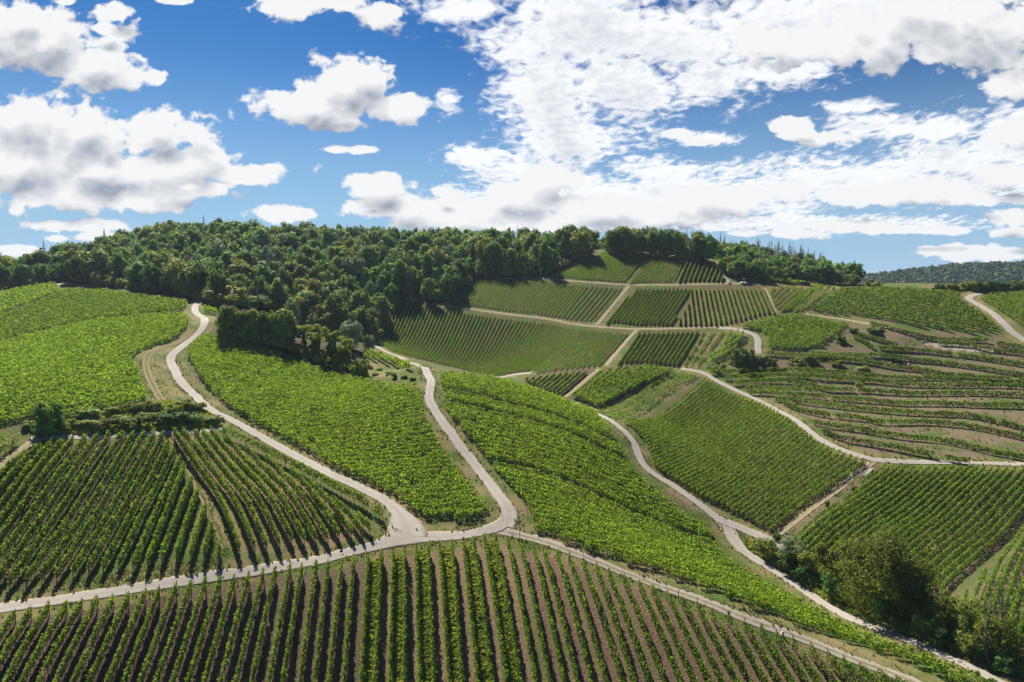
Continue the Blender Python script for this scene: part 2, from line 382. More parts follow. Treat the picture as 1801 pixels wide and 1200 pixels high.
def concrete_mat():
    m, nt, out = new_mat("pale_concrete")
    n1 = noise_tex(nt, 0.45, 6.0, 0.65); n2 = noise_tex(nt, 4.0, 5.0, 0.7); n3 = noise_tex(nt, 0.12, 3.0)
    col = mixrgb(nt, remap(nt, n1, 0.3, 0.7), (0.33, 0.30, 0.26), (0.43, 0.395, 0.35))
    col = mixrgb(nt, remap(nt, n2, 0.45, 0.75, 0, 0.5), col, (0.27, 0.245, 0.21))
    col = mixrgb(nt, remap(nt, n3, 0.5, 0.7, 0, 0.4), col, (0.48, 0.455, 0.42))
    vo = nd(nt, 'ShaderNodeTexVoronoi', feature='DISTANCE_TO_EDGE'); vo.inputs['Scale'].default_value = 0.22
    g = nd(nt, 'ShaderNodeNewGeometry'); wv = nd(nt, 'ShaderNodeVectorMath', operation='ADD')
    wn = nd(nt, 'ShaderNodeTexNoise'); wn.inputs['Scale'].default_value = 0.8; nt.links.new(g.outputs['Position'], wn.inputs['Vector'])
    ws = nd(nt, 'ShaderNodeVectorMath', operation='SCALE'); nt.links.new(wn.outputs['Color'], ws.inputs[0]); ws.inputs[3].default_value = 1.6
    nt.links.new(g.outputs['Position'], wv.inputs[0]); nt.links.new(ws.outputs[0], wv.inputs[1]); nt.links.new(wv.outputs[0], vo.inputs['Vector'])
    col = mixrgb(nt, remap(nt, vo.outputs['Distance'], 0.0, 0.022, 0.3, 0.0), col, (0.25, 0.22, 0.18))
    edge = nd(nt, 'ShaderNodeAttribute', attribute_name='edge').outputs['Fac']
    # the two wheel tracks are scrubbed paler, the strip between them is dirtier
    wd = nd(nt, 'ShaderNodeMath', operation='SUBTRACT'); nt.links.new(edge, wd.inputs[0]); wd.inputs[1].default_value = 0.5
    wa = nd(nt, 'ShaderNodeMath', operation='ABSOLUTE'); nt.links.new(wd.outputs[0], wa.inputs[0])
    wf = nd(nt, 'ShaderNodeMath', operation='MULTIPLY'); nt.links.new(remap(nt, wa.outputs[0], 0.15, 0.45), wf.inputs[0]); nt.links.new(remap(nt, n1, 0.35, 0.65, 0.1, 0.6), wf.inputs[1])
    col = mixrgb(nt, wf.outputs[0], col, (0.27, 0.235, 0.185))
    ed = nd(nt, 'ShaderNodeMath', operation='MULTIPLY'); nt.links.new(remap(nt, edge, 0.7, 1.0, 0, 1.3), ed.inputs[0]); nt.links.new(remap(nt, n2, 0.35, 0.6), ed.inputs[1])
    col = mixrgb(nt, ed.outputs[0], col, (0.26, 0.21, 0.13))
    pb = nd(nt, 'ShaderNodeBsdfPrincipled'); pb.inputs['Roughness'].default_value = 0.85; pb.inputs['Specular IOR Level'].default_value = 0.2
    nt.links.new(col, pb.inputs['Base Color']); nt.links.new(pb.outputs[0], out.inputs['Surface'])
    return m

def track_mat(name, mid, rut):
    """farm track: two wheel ruts with grass growing between and beside them"""
    m, nt, out = new_mat(name)
    edge = nd(nt, 'ShaderNodeAttribute', attribute_name='edge').outputs['Fac']
    n1 = noise_tex(nt, 3.0, 6.0, 0.7)
    n0 = noise_tex(nt, 0.7, 4.0, 0.6)
    d = nd(nt, 'ShaderNodeMath', operation='SUBTRACT'); nt.links.new(edge, d.inputs[0]); d.inputs[1].default_value = 0.55
    a = nd(nt, 'ShaderNodeMath', operation='ABSOLUTE'); nt.links.new(d.outputs[0], a.inputs[0])
    s = nd(nt, 'ShaderNodeMath', operation='ADD'); nt.links.new(a.outputs[0], s.inputs[0]); nt.links.new(remap(nt, n0, 0.3, 0.7, -0.22, 0.22), s.inputs[1])
    col = mixrgb(nt, remap(nt, s.outputs[0], 0.2, 0.45), rut, mid)
    col = mixrgb(nt, remap(nt, n1, 0.35, 0.65, 0, 0.6), col, mixrgb(nt, 1.0, col, (0.6, 0.6, 0.55), 'MULTIPLY'))
    pb = nd(nt, 'ShaderNodeBsdfPrincipled'); pb.inputs['Roughness'].default_value = 0.95; pb.inputs['Specular IOR Level'].default_value = 0.1
    nt.links.new(col, pb.inputs['Base Color']); nt.links.new(pb.outputs[0], out.inputs['Surface'])
    return m

M_GROUND = ground_mat(); M_ROAD = concrete_mat()
M_LANE = track_mat("gravel_track", (0.24, 0.205, 0.125), (0.40, 0.355, 0.30))
M_DIRT = track_mat("dirt_track", (0.30, 0.24, 0.13), (0.40, 0.33, 0.23))
M_TURF = track_mat("worn_turf", (0.13, 0.14, 0.045), (0.27, 0.215, 0.115))
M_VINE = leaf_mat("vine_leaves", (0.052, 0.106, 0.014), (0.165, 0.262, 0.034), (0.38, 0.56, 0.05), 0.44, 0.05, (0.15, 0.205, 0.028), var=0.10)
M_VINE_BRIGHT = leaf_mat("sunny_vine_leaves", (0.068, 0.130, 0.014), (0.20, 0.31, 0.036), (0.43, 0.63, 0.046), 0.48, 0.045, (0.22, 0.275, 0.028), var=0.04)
M_WOOD = plain_mat("weathered_wood", (0.16, 0.12, 0.085), (0.26, 0.21, 0.155), 6.0)
M_STEM = plain_mat("vine_wood", (0.13, 0.09, 0.06), (0.24, 0.18, 0.125), 8.0)
M_BARK = plain_mat("bark", (0.06, 0.047, 0.036), (0.13, 0.105, 0.08), 4.0, bump=0.5)
M_DEADWOOD = plain_mat("dead_wood", (0.085, 0.072, 0.06), (0.19, 0.165, 0.14), 3.0, bump=0.4)
M_CONC = plain_mat("cast_concrete", (0.50, 0.47, 0.42), (0.66, 0.63, 0.58), 5.0)
M_STONE = plain_mat("pale_stone", (0.46, 0.42, 0.36), (0.64, 0.60, 0.54), 2.0, bump=0.5)
LEAF = {
 'oak':    leaf_mat("oak_leaves",    (0.062, 0.129, 0.033), (0.174, 0.275, 0.062), (0.239, 0.392, 0.056), 0.38, var=0.30),
 'beech':  leaf_mat("beech_leaves",  (0.074, 0.140, 0.036), (0.201, 0.304, 0.074), (0.281, 0.435, 0.068), 0.38, var=0.30),
 'ash':    leaf_mat("ash_leaves",    (0.101, 0.174, 0.051), (0.267, 0.366, 0.095), (0.366, 0.500, 0.084), 0.40, var=0.25),
 'lime':   leaf_mat("lime_leaves",   (0.155, 0.247, 0.045), (0.392, 0.477, 0.089), (0.500, 0.500, 0.084), 0.32, var=0.22),
 'willow': leaf_mat("willow_leaves", (0.155, 0.218, 0.118), (0.366, 0.448, 0.253), (0.337, 0.448, 0.168), 0.25, var=0.18),
 'spruce': leaf_mat("spruce_needles",(0.051, 0.089, 0.036), (0.118, 0.174, 0.068), (0.084, 0.140, 0.041), 0.1, var=0.25),
 'dead':   leaf_mat("dead_needles",  (0.209, 0.155, 0.140), (0.435, 0.323, 0.294), (0.224, 0.140, 0.084), 0.1, var=0.2),
 'hedge':  leaf_mat("hedge_leaves",  (0.113, 0.174, 0.039), (0.309, 0.380, 0.084), (0.421, 0.500, 0.084), 0.40, var=0.28),
 'ivy':    leaf_mat("ivy_leaves",    (0.051, 0.113, 0.028), (0.155, 0.267, 0.056), (0.197, 0.337, 0.051), 0.22, var=0.2),
 'wild':   leaf_mat("wild_greenery", (0.140, 0.258, 0.039), (0.380, 0.500, 0.095), (0.500, 0.500, 0.084), 0.34, var=0.2),
}
M_GRASS = leaf_mat("tall_grass", (0.060, 0.095, 0.018), (0.150, 0.180, 0.045), (0.2, 0.26, 0.04), 0.35, 0.08, (0.26, 0.21, 0.085), var=0.05)

# ---------------------------------------------------------------- mesh helpers
def make_mesh(name, verts, quads=None, tris=None, mats=(), smooth=False, face_attr=None, vert_attr=None):
    me = bpy.data.meshes.new(name)
    verts = np.asarray(verts, np.float32)
    nq = 0 if quads is None else len(quads); ntr = 0 if tris is None else len(tris)
    idx = []
    if nq: idx.append(np.asarray(quads, np.int32).ravel())
    if ntr: idx.append(np.asarray(tris, np.int32).ravel())
    idx = np.concatenate(idx)
    me.vertices.add(len(verts)); me.vertices.foreach_set('co', verts.ravel())
    me.loops.add(len(idx)); me.loops.foreach_set('vertex_index', idx)
    me.polygons.add(nq + ntr)
    st = np.concatenate([np.arange(nq) * 4, nq * 4 + np.arange(ntr) * 3]).astype(np.int32)
    me.polygons.foreach_set('loop_start', st)
    if smooth: me.polygons.foreach_set('use_smooth', np.ones(nq + ntr, bool))
    me.update(calc_edges=True)
    for k, v in (face_attr or {}).items():
        a = me.attributes.new(k, 'FLOAT', 'FACE'); a.data.foreach_set('value', np.asarray(v, np.float32))
    for k, v in (vert_attr or {}).items():
        v = np.asarray(v, np.float32)
        if v.ndim == 2:
            a = me.attributes.new(k, 'FLOAT_COLOR', 'POINT'); a.data.foreach_set('color', np.concatenate([v, np.ones((len(v), 1), np.float32)], 1).ravel())
        else:
            a = me.attributes.new(k, 'FLOAT', 'POINT'); a.data.foreach_set('value', v)
    for m in mats: me.materials.append(m)
    return me

def link(name, me, parent=None, loc=None):
    o = bpy.data.objects.new(name, me); COL.objects.link(o)
    if parent is not None: o.parent = parent
    if loc is not None: o.location = loc
    return o

def tag(o, label=None, cat=None, group=None, kind=None):
    if label: o['label'] = label
    if cat: o['category'] = cat
    if group: o['group'] = group
    if kind: o['kind'] = kind
    return o

def leaf_quads(c, size, up=0.35, out=None, aspect=0.75, outw=1.1):
    """one small quad per leaf clump: random tilt, biased upwards and outwards"""
    n = len(c)
    nr = rng.normal(size=(n, 3)); nr[:, 2] += up * 2
    if out is not None: nr += out * outw
    nr /= np.linalg.norm(nr, axis=1)[:, None] + 1e-9
    t = rng.normal(size=(n, 3)); t -= (t * nr).sum(1)[:, None] * nr; t /= np.linalg.norm(t, axis=1)[:, None] + 1e-9
    b = np.cross(nr, t)
    s = np.asarray(size).reshape(-1, 1) * np.ones((n, 1)) * 0.5
    k = rng.uniform(0.6, 1.1, (n, 4, 1)); b = b * aspect
    v = np.empty((n, 4, 3))
    v[:, 0] = c + (-t - b) * s * k[:, 0]; v[:, 1] = c + (t - b) * s * k[:, 1]; v[:, 2] = c + (t + b) * s * k[:, 2]; v[:, 3] = c + (-t + b) * s * k[:, 3]
    # fold a little so that no leaf is dead flat
    v[:, 1] += nr * s * 0.2; v[:, 3] += nr * s * 0.2
    return v.reshape(-1, 3)

def quads_idx(n): return np.arange(n * 4, dtype=np.int32).reshape(-1, 4)

def tube(points, radii, sides=7):
    """tapered bent tube; returns verts, quads"""
    P = np.asarray(points, float); R = np.asarray(radii, float); n = len(P)
    T = np.gradient(P, axis=0); T /= np.linalg.norm(T, axis=1)[:, None] + 1e-9
    ref = np.array([0.3, 0.9, 0.1]) if abs(T[0, 2]) > 0.7 else np.array([0, 0, 1.0])
    A = np.cross(T, ref); A /= np.linalg.norm(A, axis=1)[:, None] + 1e-9; B = np.cross(T, A)
    ang = np.linspace(0, 2 * np.pi, sides, endpoint=False)
    V = P[:, None] + R[:, None, None] * (np.cos(ang)[None, :, None] * A[:, None] + np.sin(ang)[None, :, None] * B[:, None])
    V = V.reshape(-1, 3)
    Q = []
    for i in range(n - 1):
        for k in range(sides):
            k2 = (k + 1) % sides
            Q.append((i * sides + k, i * sides + k2, (i + 1) * sides + k2, (i + 1) * sides + k))
    return V, np.array(Q, np.int32)

class Bag:
    """collects tubes and boxes of one part"""
    def __init__(s): s.v = []; s.q = []; s.n = 0
    def add(s, V, Q): s.v.append(V); s.q.append(Q + s.n); s.n += len(V); return s
    def tube(s, p, r, sides=7): return s.add(*tube(p, r, sides))
    def box(s, c, size, rot=0.0):
        x, y, z = np.array(size) / 2
        V = np.array([(a * x, b * y, g * z) for g in (-1, 1) for a, b in ((-1, -1), (1, -1), (1, 1), (-1, 1))])
        cr, sr = math.cos(rot), math.sin(rot)
        V = np.stack([V[:, 0] * cr - V[:, 1] * sr, V[:, 0] * sr + V[:, 1] * cr, V[:, 2]], -1) + np.asarray(c)
        Q = np.array([(3, 2, 1, 0), (4, 5, 6, 7), (0, 1, 5, 4), (1, 2, 6, 5), (2, 3, 7, 6), (3, 0, 4, 7)])
        return s.add(V, Q)
    def mesh(s, name, mat, smooth=True):
        return make_mesh(name, np.concatenate(s.v), quads=np.concatenate(s.q), mats=[mat], smooth=smooth)
# ---------------------------------------------------------------- helpers in plan
def in_poly(xy, poly):
    x, y = xy[:, 0], xy[:, 1]; r = np.zeros(len(xy), bool); n = len(poly)
    for i in range(n):
        x1, y1 = poly[i]; x2, y2 = poly[(i + 1) % n]
        if y1 == y2: continue
        c = ((y1 > y) != (y2 > y)) & (x < (x2 - x1) * (y - y1) / (y2 - y1) + x1)
        r ^= c
    return r

def spline(pts, step=0.6):
    """Catmull-Rom through plan points, evenly resampled"""
    P = np.asarray(pts, float)
    P = np.concatenate([[2 * P[0] - P[1]], P, [2 * P[-1] - P[-2]]])
    out = []
    for i in range(1, len(P) - 2):
        p0, p1, p2, p3 = P[i - 1], P[i], P[i + 1], P[i + 2]
        n = max(3, int(np.linalg.norm(p2[:2] - p1[:2]) / step))
        t = np.linspace(0, 1, n, endpoint=False)[:, None]
        out.append(0.5 * (2 * p1 + (p2 - p0) * t + (2 * p0 - 5 * p1 + 4 * p2 - p3) * t ** 2 + (3 * p1 - p0 - 3 * p2 + p3) * t ** 3))
    out.append(P[-2:-1])
    q = np.concatenate(out)
    s = np.concatenate([[0], np.cumsum(np.linalg.norm(np.diff(q[:, :2], axis=0), axis=1))])
    k = np.arange(0, s[-1], step)
    return np.stack([np.interp(k, s, q[:, j]) for j in range(q.shape[1])], -1)

def dist_to_line(xy, line):
    """distance of many plan points to a resampled polyline (coarse: to its points)"""
    best = np.full(len(xy), 1e9)
    for i in range(0, len(line), 2):
        d = (xy[:, 0] - line[i, 0]) ** 2 + (xy[:, 1] - line[i, 1]) ** 2
        np.minimum(best, d, out=best)
    return np.sqrt(best)

def plan(pix, h=0.0): return unproject(pix, h)

# ---------------------------------------------------------------- lanes and tracks (surveyed centre lines, width in metres)
ROADS = [
 ("road", "pale concrete farm road winding down from the wood to the junction", M_ROAD, 0.05, 3.0,
  [(357,527),(343,540,2.8),(347,553),(359,560),(357,575),(333,600),(311,617),(300,629),(305,647),(318,671),(343,696),(371,722),(413,742),(470,775),(527,806),(583,835),(640,861),(682,884,3.3),(704,905,4.8),(716,924,8.0),(716,942,9.0)]),
 ("road", "pale concrete lane running along the foot of the fan of vine rows to the junction", M_ROAD, 0.038, 2.7,
  [(-120,1095),(0,1071),(100,1056),(200,1041),(300,1026),(400,1011),(500,996),(600,975),(660,960,3.2),(715,945,5.0),(770,944,3.4),(815,941,3.0),(850,935),(882,924,3.4),(897,908,3.2)]),
 ("road", "straight pale concrete lane between the two bright vine slopes", M_ROAD, 0.044, 3.0,
  [(890,926,3.4),(897,905,4.2),(882,877,3.3),(843,827),(799,770),(768,727),(755,699),(758,671),(750,654),(737,644),(720,640)]),
 ("road", "concrete road along the valley side of the bright vine slope", M_ROAD, 0.038, 2.8,
  [(1010,711),(1020,714),(1055,730),(1077,742),(1100,760),(1117,783),(1126,807),(1143,829),(1173,848),(1217,877),(1260,910),(1283,935,4.2),(1305,967,3.2),(1357,1000),(1410,1035),(1445,1060),(1497,1088),(1532,1102),(1585,1122),(1665,1155),(1742,1192),(1801,1225)]),
 ("road", "short branch of concrete road ending at the bushes by the big tree", M_ROAD, 0.044, 2.8,
  [(1266,914,3.2),(1300,928),(1340,945),(1385,968)]),
 ("road", "narrow concrete road between the terraces and the square vine plot", M_ROAD, 0.038, 2.5,
  [(1198,649),(1225,653),(1243,659),(1262,671),(1300,689),(1340,707),(1380,728),(1410,747),(1432,765),(1457,781),(1490,795),(1525,806),(1560,811),(1620,813),(1700,814),(1801,817),(1950,824)]),
 ("road", "short bend of concrete road above the dark bushes", M_ROAD, 0.038, 3.0,
  [(1335,622),(1333,612),(1334,600),(1328,590),(1313,584),(1290,579),(1262,577)]),
 ("road", "concrete road curving over the crest by the far hedge", M_ROAD, 0.038, 3.2,
  [(1725,516),(1708,521),(1704,526),(1720,535),(1743,549),(1763,566),(1781,584),(1801,598),(1850,628)]),
 ("road", "concrete road in the bottom of the side valley below the wood", M_ROAD, 0.038, 2.6,
  [(645,598),(657,607),(672,615),(690,623),(712,633)]),
 ("road", "stub of concrete road at the foot of the far vine slope", M_ROAD, 0.038, 2.6,
  [(868,664),(885,663),(905,659),(935,656)]),
 ("road", "thin concrete lane behind the fan of vine rows below the hedge", M_ROAD, 0.038, 2.2,
  [(55,773),(80,770),(120,769),(165,769),(210,766),(260,763),(305,761),(350,759),(392,753)]),
 ("road", "pale turning place on the crest of the left vine hill", M_ROAD, 0.038, 4.0, [(88,503),(97,502),(108,500)]),
 ("path", "gravel track along the top of the near vine rows", M_LANE, 0.03, 2.5,
  [(872,931),(890,936),(920,943),(955,952),(993,966),(1040,984),(1087,1003),(1133,1021),(1180,1038),(1212,1048),(1260,1066),(1300,1083),(1350,1102),(1400,1119),(1440,1135),(1500,1159),(1560,1181),(1640,1215)]),
 ("path", "dirt path across the middle of the far vine slope", M_DIRT, 0.03, 2.0,
  [(776,537),(835,545),(900,554),(966,562),(1013,571),(1051,575),(1119,579),(1190,578),(1262,576)]),
 ("path", "dirt path below the top vine plots", M_DIRT, 0.03, 1.8,
  [(962,490),(1000,494),(1050,498),(1102,501),(1190,501),(1280,499),(1340,500)]),
 ("path", "straw coloured track up the far slope between two plots", M_DIRT, 0.03, 2.0, [(1066,643),(1085,620),(1102,600),(1122,579)]),
 ("path", "weedy track up the far slope below the top path", M_DIRT, 0.03, 2.6, [(1050,570),(1068,548),(1087,524),(1107,502)]),
 ("path", "dirt path between the two small plots in the valley", M_DIRT, 0.03, 1.8, [(994,699),(1015,682),(1035,665),(1054,649)]),
 ("path", "dirt path down the edge of the top right plot", M_DIRT, 0.03, 1.8, [(1262,462),(1272,480),(1283,498)]),
 ("path", "earth track along the lower edge of the square vine plot", M_DIRT, 0.03, 2.2, [(1362,945),(1400,916),(1450,878),(1500,840),(1538,811)]),
 ("path", "brown earth track at the left end of the fan of rows", M_DIRT, 0.03, 2.4, [(62,776),(40,790),(15,808),(-20,835)]),
 ("path", "curving dry grass track beside the left vine hill", M_TURF, 0.03, 2.6, [(338,578),(318,600),(285,612),(262,622),(257,645),(268,675),(285,705)]),
 ("path", "worn grassy path along the wedge between the two fans of rows", M_TURF, 0.03, 1.9, [(299,765),(306,776),(319,797),(338,835),(356,872),(373,907),(388,940),(396,968)]),
 ("path", "stony terrace track below the upper right plot", M_DIRT, 0.03, 1.6, [(1405,550),(1440,556),(1490,563),(1540,572),(1580,579),(1600,581)]),
 ("path", "straight dirt path beside the vertical vine rows", M_DIRT, 0.03, 1.8, [(1346,508),(1355,530),(1364,551)]),
]
ROAD_LINES = []
def build_road(name, label, mat, lift, width, pix):
    p = np.array([q[:2] for q in pix], float); w = np.array([q[2] if len(q) > 2 else width for q in pix]) * (0.8 if mat is M_ROAD else 0.7 if mat is M_DIRT else 0.8)
    xy = plan(p)
    q = spline(np.concatenate([xy, w[:, None]], 1), 0.6)
    for _ in range(6):                                        # take the surveyor's jitter out
        q[1:-1] = 0.5 * q[1:-1] + 0.25 * (q[:-2] + q[2:])
    T = np.gradient(q[:, :2], axis=0); T /= np.linalg.norm(T, axis=1)[:, None] + 1e-9
    S = np.stack([T[:, 1], -T[:, 0]], -1)
    cols = np.linspace(-1, 1, 9); V = []; E = []
    jag = rng.normal(0, 0.07, (len(q), 2)) + 0.13 * np.stack([np.sin(np.arange(len(q)) * 0.31) * np.sin(np.arange(len(q)) * 0.113), np.sin(np.arange(len(q)) * 0.27 + 2) * np.sin(np.arange(len(q)) * 0.091 + 1)], -1)
    for c in cols:
        off = c * q[:, 2] / 2
        if abs(c) == 1: off = off * 1.0 + (jag[:, 0] if c < 0 else jag[:, 1])
        x = q[:, 0] + S[:, 0] * off; y = q[:, 1] + S[:, 1] * off
        V.append(np.stack([x, y, height(x, y) + lift], -1)); E.append(np.full(len(q), abs(c)))
    for c in (-1, 1):                                         # the slab's edge going into the ground
        off = c * (q[:, 2] / 2 + 0.04) + (jag[:, 0] if c < 0 else jag[:, 1])
        x = q[:, 0] + S[:, 0] * off; y = q[:, 1] + S[:, 1] * off
        V.insert(0, np.stack([x, y, height(x, y) - 0.15], -1)) if c < 0 else V.append(np.stack([x, y, height(x, y) - 0.15], -1))
        E.insert(0, np.ones(len(q))) if c < 0 else E.append(np.ones(len(q)))
    n, k = len(q), len(V)
    V = np.concatenate(V); E = np.concatenate(E)
    Q = [np.stack([np.arange(n - 1) + a * n, np.arange(1, n) + a * n, np.arange(1, n) + (a + 1) * n, np.arange(n - 1) + (a + 1) * n], -1)[:, ::-1] for a in range(k - 1)]
    me = make_mesh(name, V, quads=np.concatenate(Q), mats=[mat], smooth=True, vert_attr={'edge': E})
    tag(link(name, me), label, kind='structure')
    ROAD_LINES.append((q, mat))
for r in ROADS: build_road(*r)

# ---------------------------------------------------------------- ground sheet
AZ = np.radians(np.concatenate([np.arange(-180, -46, 4.0), np.arange(-46, 46.01, 0.13), np.arange(50, 180, 4.0)]))
RR = np.concatenate([[0.5], np.geomspace(12, 62, 50)[:-1], np.geomspace(62, 420, 430)[:-1], np.geomspace(420, 4000, 64)])
def build_ground():
    A, R = np.meshgrid(AZ, RR)
    x, y = (np.sin(A) * R).ravel(), (np.cos(A) * R).ravel()
    z = height(x, y)
    xy = np.stack([x, y], -1)
    n = len(xy)
    soil = np.tile(np.array([0.17, 0.13, 0.09]), (n, 1)); veg = np.full(n, 0.62); dry = np.full(n, 0.35)
    near = (np.abs(x) < 420) & (y > 40) & (y < 560)
    I = np.where(near)[0]; q = xy[I]
    def paint(pix, s=None, v=None, d=None, h=0.0):
        m = I[in_poly(q, plan(pix, h))]
        if s is not None: soil[m] = s
        if v is not None: veg[m] = v
        if d is not None: dry[m] = d
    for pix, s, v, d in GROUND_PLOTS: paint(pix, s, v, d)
    for line, mat in ROAD_LINES:                              # verges: dry mown grass
        dd = dist_to_line(q, line); w = 2.0 if mat is M_ROAD else (2.6 if mat is M_LANE else 0.5)
        m = I[dd < line[:, 2].mean() / 2 + w]
        veg[m] = np.maximum(veg[m], 0.66); dry[m] = np.maximum(dry[m], 0.48); soil[m] = (0.27, 0.21, 0.13)
    # strips painted between individual rows (tilled earth or sown grass)
    naz, nr = len(AZ), len(RR)
    for pts, s, v, d in GROUND_STRIPS:
        a = np.arctan2(pts[:, 0], pts[:, 1]); r = np.hypot(pts[:, 0], pts[:, 1])
        i = np.clip(np.rint(np.interp(a, AZ, np.arange(naz))).astype(int), 0, naz - 1)
        j = np.clip(np.rint(np.interp(r, RR, np.arange(nr))).astype(int), 0, nr - 1)
        k = j * naz + i
        soil[k] = s; veg[k] = v; dry[k] = d
    zz = z.copy()
    j, i = np.meshgrid(np.arange(nr - 1), np.arange(naz), indexing='ij')
    i2 = (i + 1) % naz
    Q = np.stack([j * naz + i, j * naz + i2, (j + 1) * naz + i2, (j + 1) * naz + i], -1).reshape(-1, 4)[:, ::-1]
    me = make_mesh("ground", np.stack([x, y, zz], -1), quads=Q, mats=[M_GROUND], smooth=True, vert_attr={'soil': soil, 'veg': veg, 'dry': dry})
    tag(link("ground", me), "grassy and earthy ground of the vineyard hills reaching to the horizon", kind='structure')
# ---------------------------------------------------------------- vine plots
HV = 1.5     # sight height on the vines used when the rows were surveyed

def resample(line, step):
    s = np.concatenate([[0], np.cumsum(np.linalg.norm(np.diff(line, axis=0), axis=1))])
    k = np.arange(0, max(s[-1], step * 1.01), step)
    return np.stack([np.interp(k, s, line[:, j]) for j in range(2)], -1)

def smooth_line(xy, n=4):
    q = xy.copy()
    for _ in range(n): q[1:-1] = 0.5 * q[1:-1] + 0.25 * (q[:-2] + q[2:])
    return q

def plot_outline(pix, hi=HV, lo=0.1):
    """plan outline of a plot: its near edges were sighted at the ground, its far edges at the leaf tops"""
    pix = np.asarray(pix, float)
    q = np.concatenate([pix[i] + (pix[(i + 1) % len(pix)] - pix[i]) * np.linspace(0, 1, 4, endpoint=False)[:, None] for i in range(len(pix))])
    above = in_poly(q + (0.01, -5.0), pix); below = in_poly(q + (0.01, 5.0), pix)
    near = above & ~below
    return np.where(near[:, None], unproject(q, lo), unproject(q, hi))

def off_road(q):
    """keep vines clear of the roads"""
    ok = np.ones(len(q), bool)
    for line, mat in ROAD_LINES:
        if line[:, 0].min() - 6 > q[:, 0].max() or line[:, 0].max() + 6 < q[:, 0].min() or line[:, 1].min() - 6 > q[:, 1].max() or line[:, 1].max() + 6 < q[:, 1].min(): continue
        ok &= dist_to_line(q, line) > line[:, 2].mean() / 2 + (0.9 if mat is not M_DIRT else 0.2)
    return ok

def clip_runs(line, poly, minlen=2.5):
    q = resample(line, 0.5); m = in_poly(q, poly)
    if m.any(): m &= off_road(q)
    runs = []; i = 0
    while i < len(q):
        if m[i]:
            j = i
            while j + 1 < len(q) and m[j + 1]: j += 1
            if (j - i) * 0.5 >= minlen: runs.append(q[i:j + 1])
            i = j + 1
        else: i += 1
    return runs

def extend(line, a, b):
    d0 = line[0] - line[1]; d0 /= np.linalg.norm(d0); d1 = line[-1] - line[-2]; d1 /= np.linalg.norm(d1)
    return np.concatenate([[line[0] + d0 * a], line, [line[-1] + d1 * b]])

def guided(guides, spacing, poly=None, ext=12.0, lead=0, tail=0):
    """rows between surveyed guide rows; lead/tail add rows beyond the first/last guide"""
    G = []
    for g in guides:
        p = plan(g, HV); p = extend(p, ext if poly else 0.001, ext if poly else 0.001)
        s = np.concatenate([[0], np.cumsum(np.linalg.norm(np.diff(p, axis=0), axis=1))]); k = np.linspace(0, s[-1], 60)
        G.append(np.stack([np.interp(k, s, p[:, j]) for j in range(2)], -1))
    lines = []
    for i in range(len(G) - 1):
        a, b = G[i], G[i + 1]
        d = a[-1] - a[0]; d /= np.linalg.norm(d); nrm = np.array([-d[1], d[0]])
        sp = spacing[i] if isinstance(spacing, (list, tuple)) else spacing      # metres, or minus a counted number of rows
        w = abs(((b[30] - a[30]) @ nrm)); n = int(-sp) if sp < 0 else max(1, int(round(w / sp)))
        if i == 0:
            for k in range(lead, 0, -1): lines.append(a + (a - b) * k / n)
        for k in range(n): lines.append(a + (b - a) * k / n)
        if i == len(G) - 2:
            for k in range(0, tail + 1): lines.append(b + (b - a) * k / n)
    if poly is None: return lines
    pl = plot_outline(poly)
    return [r for l in lines for r in clip_runs(l, pl)]

def parallel(poly, d0, d1, spacing, skip=(), curve=0.0):
    """parallel rows in the direction of two surveyed spots, clipped to the plot"""
    pl = plot_outline(poly); a, b = plan([d0, d1], HV)
    d = (b - a) / np.linalg.norm(b - a); nrm = np.array([-d[1], d[0]]); c = pl.mean(0)
    t = (pl - c) @ d; s = (pl - c) @ nrm
    out = []; k = 0
    tt = np.arange(t.min() - 5, t.max() + 5, 2.0)
    for off in np.arange(s.min() + spacing * 0.5, s.max(), spacing):
        k += 1
        if any(abs(off - x) < spacing * 0.5 for x in [((plan([p], HV)[0] - c) @ nrm) for p in skip]): continue
        line = c + d * tt[:, None] + nrm * (off + curve * ((tt - tt.mean()) / 50.0) ** 2)[:, None]
        out += clip_runs(line, pl)
    return out

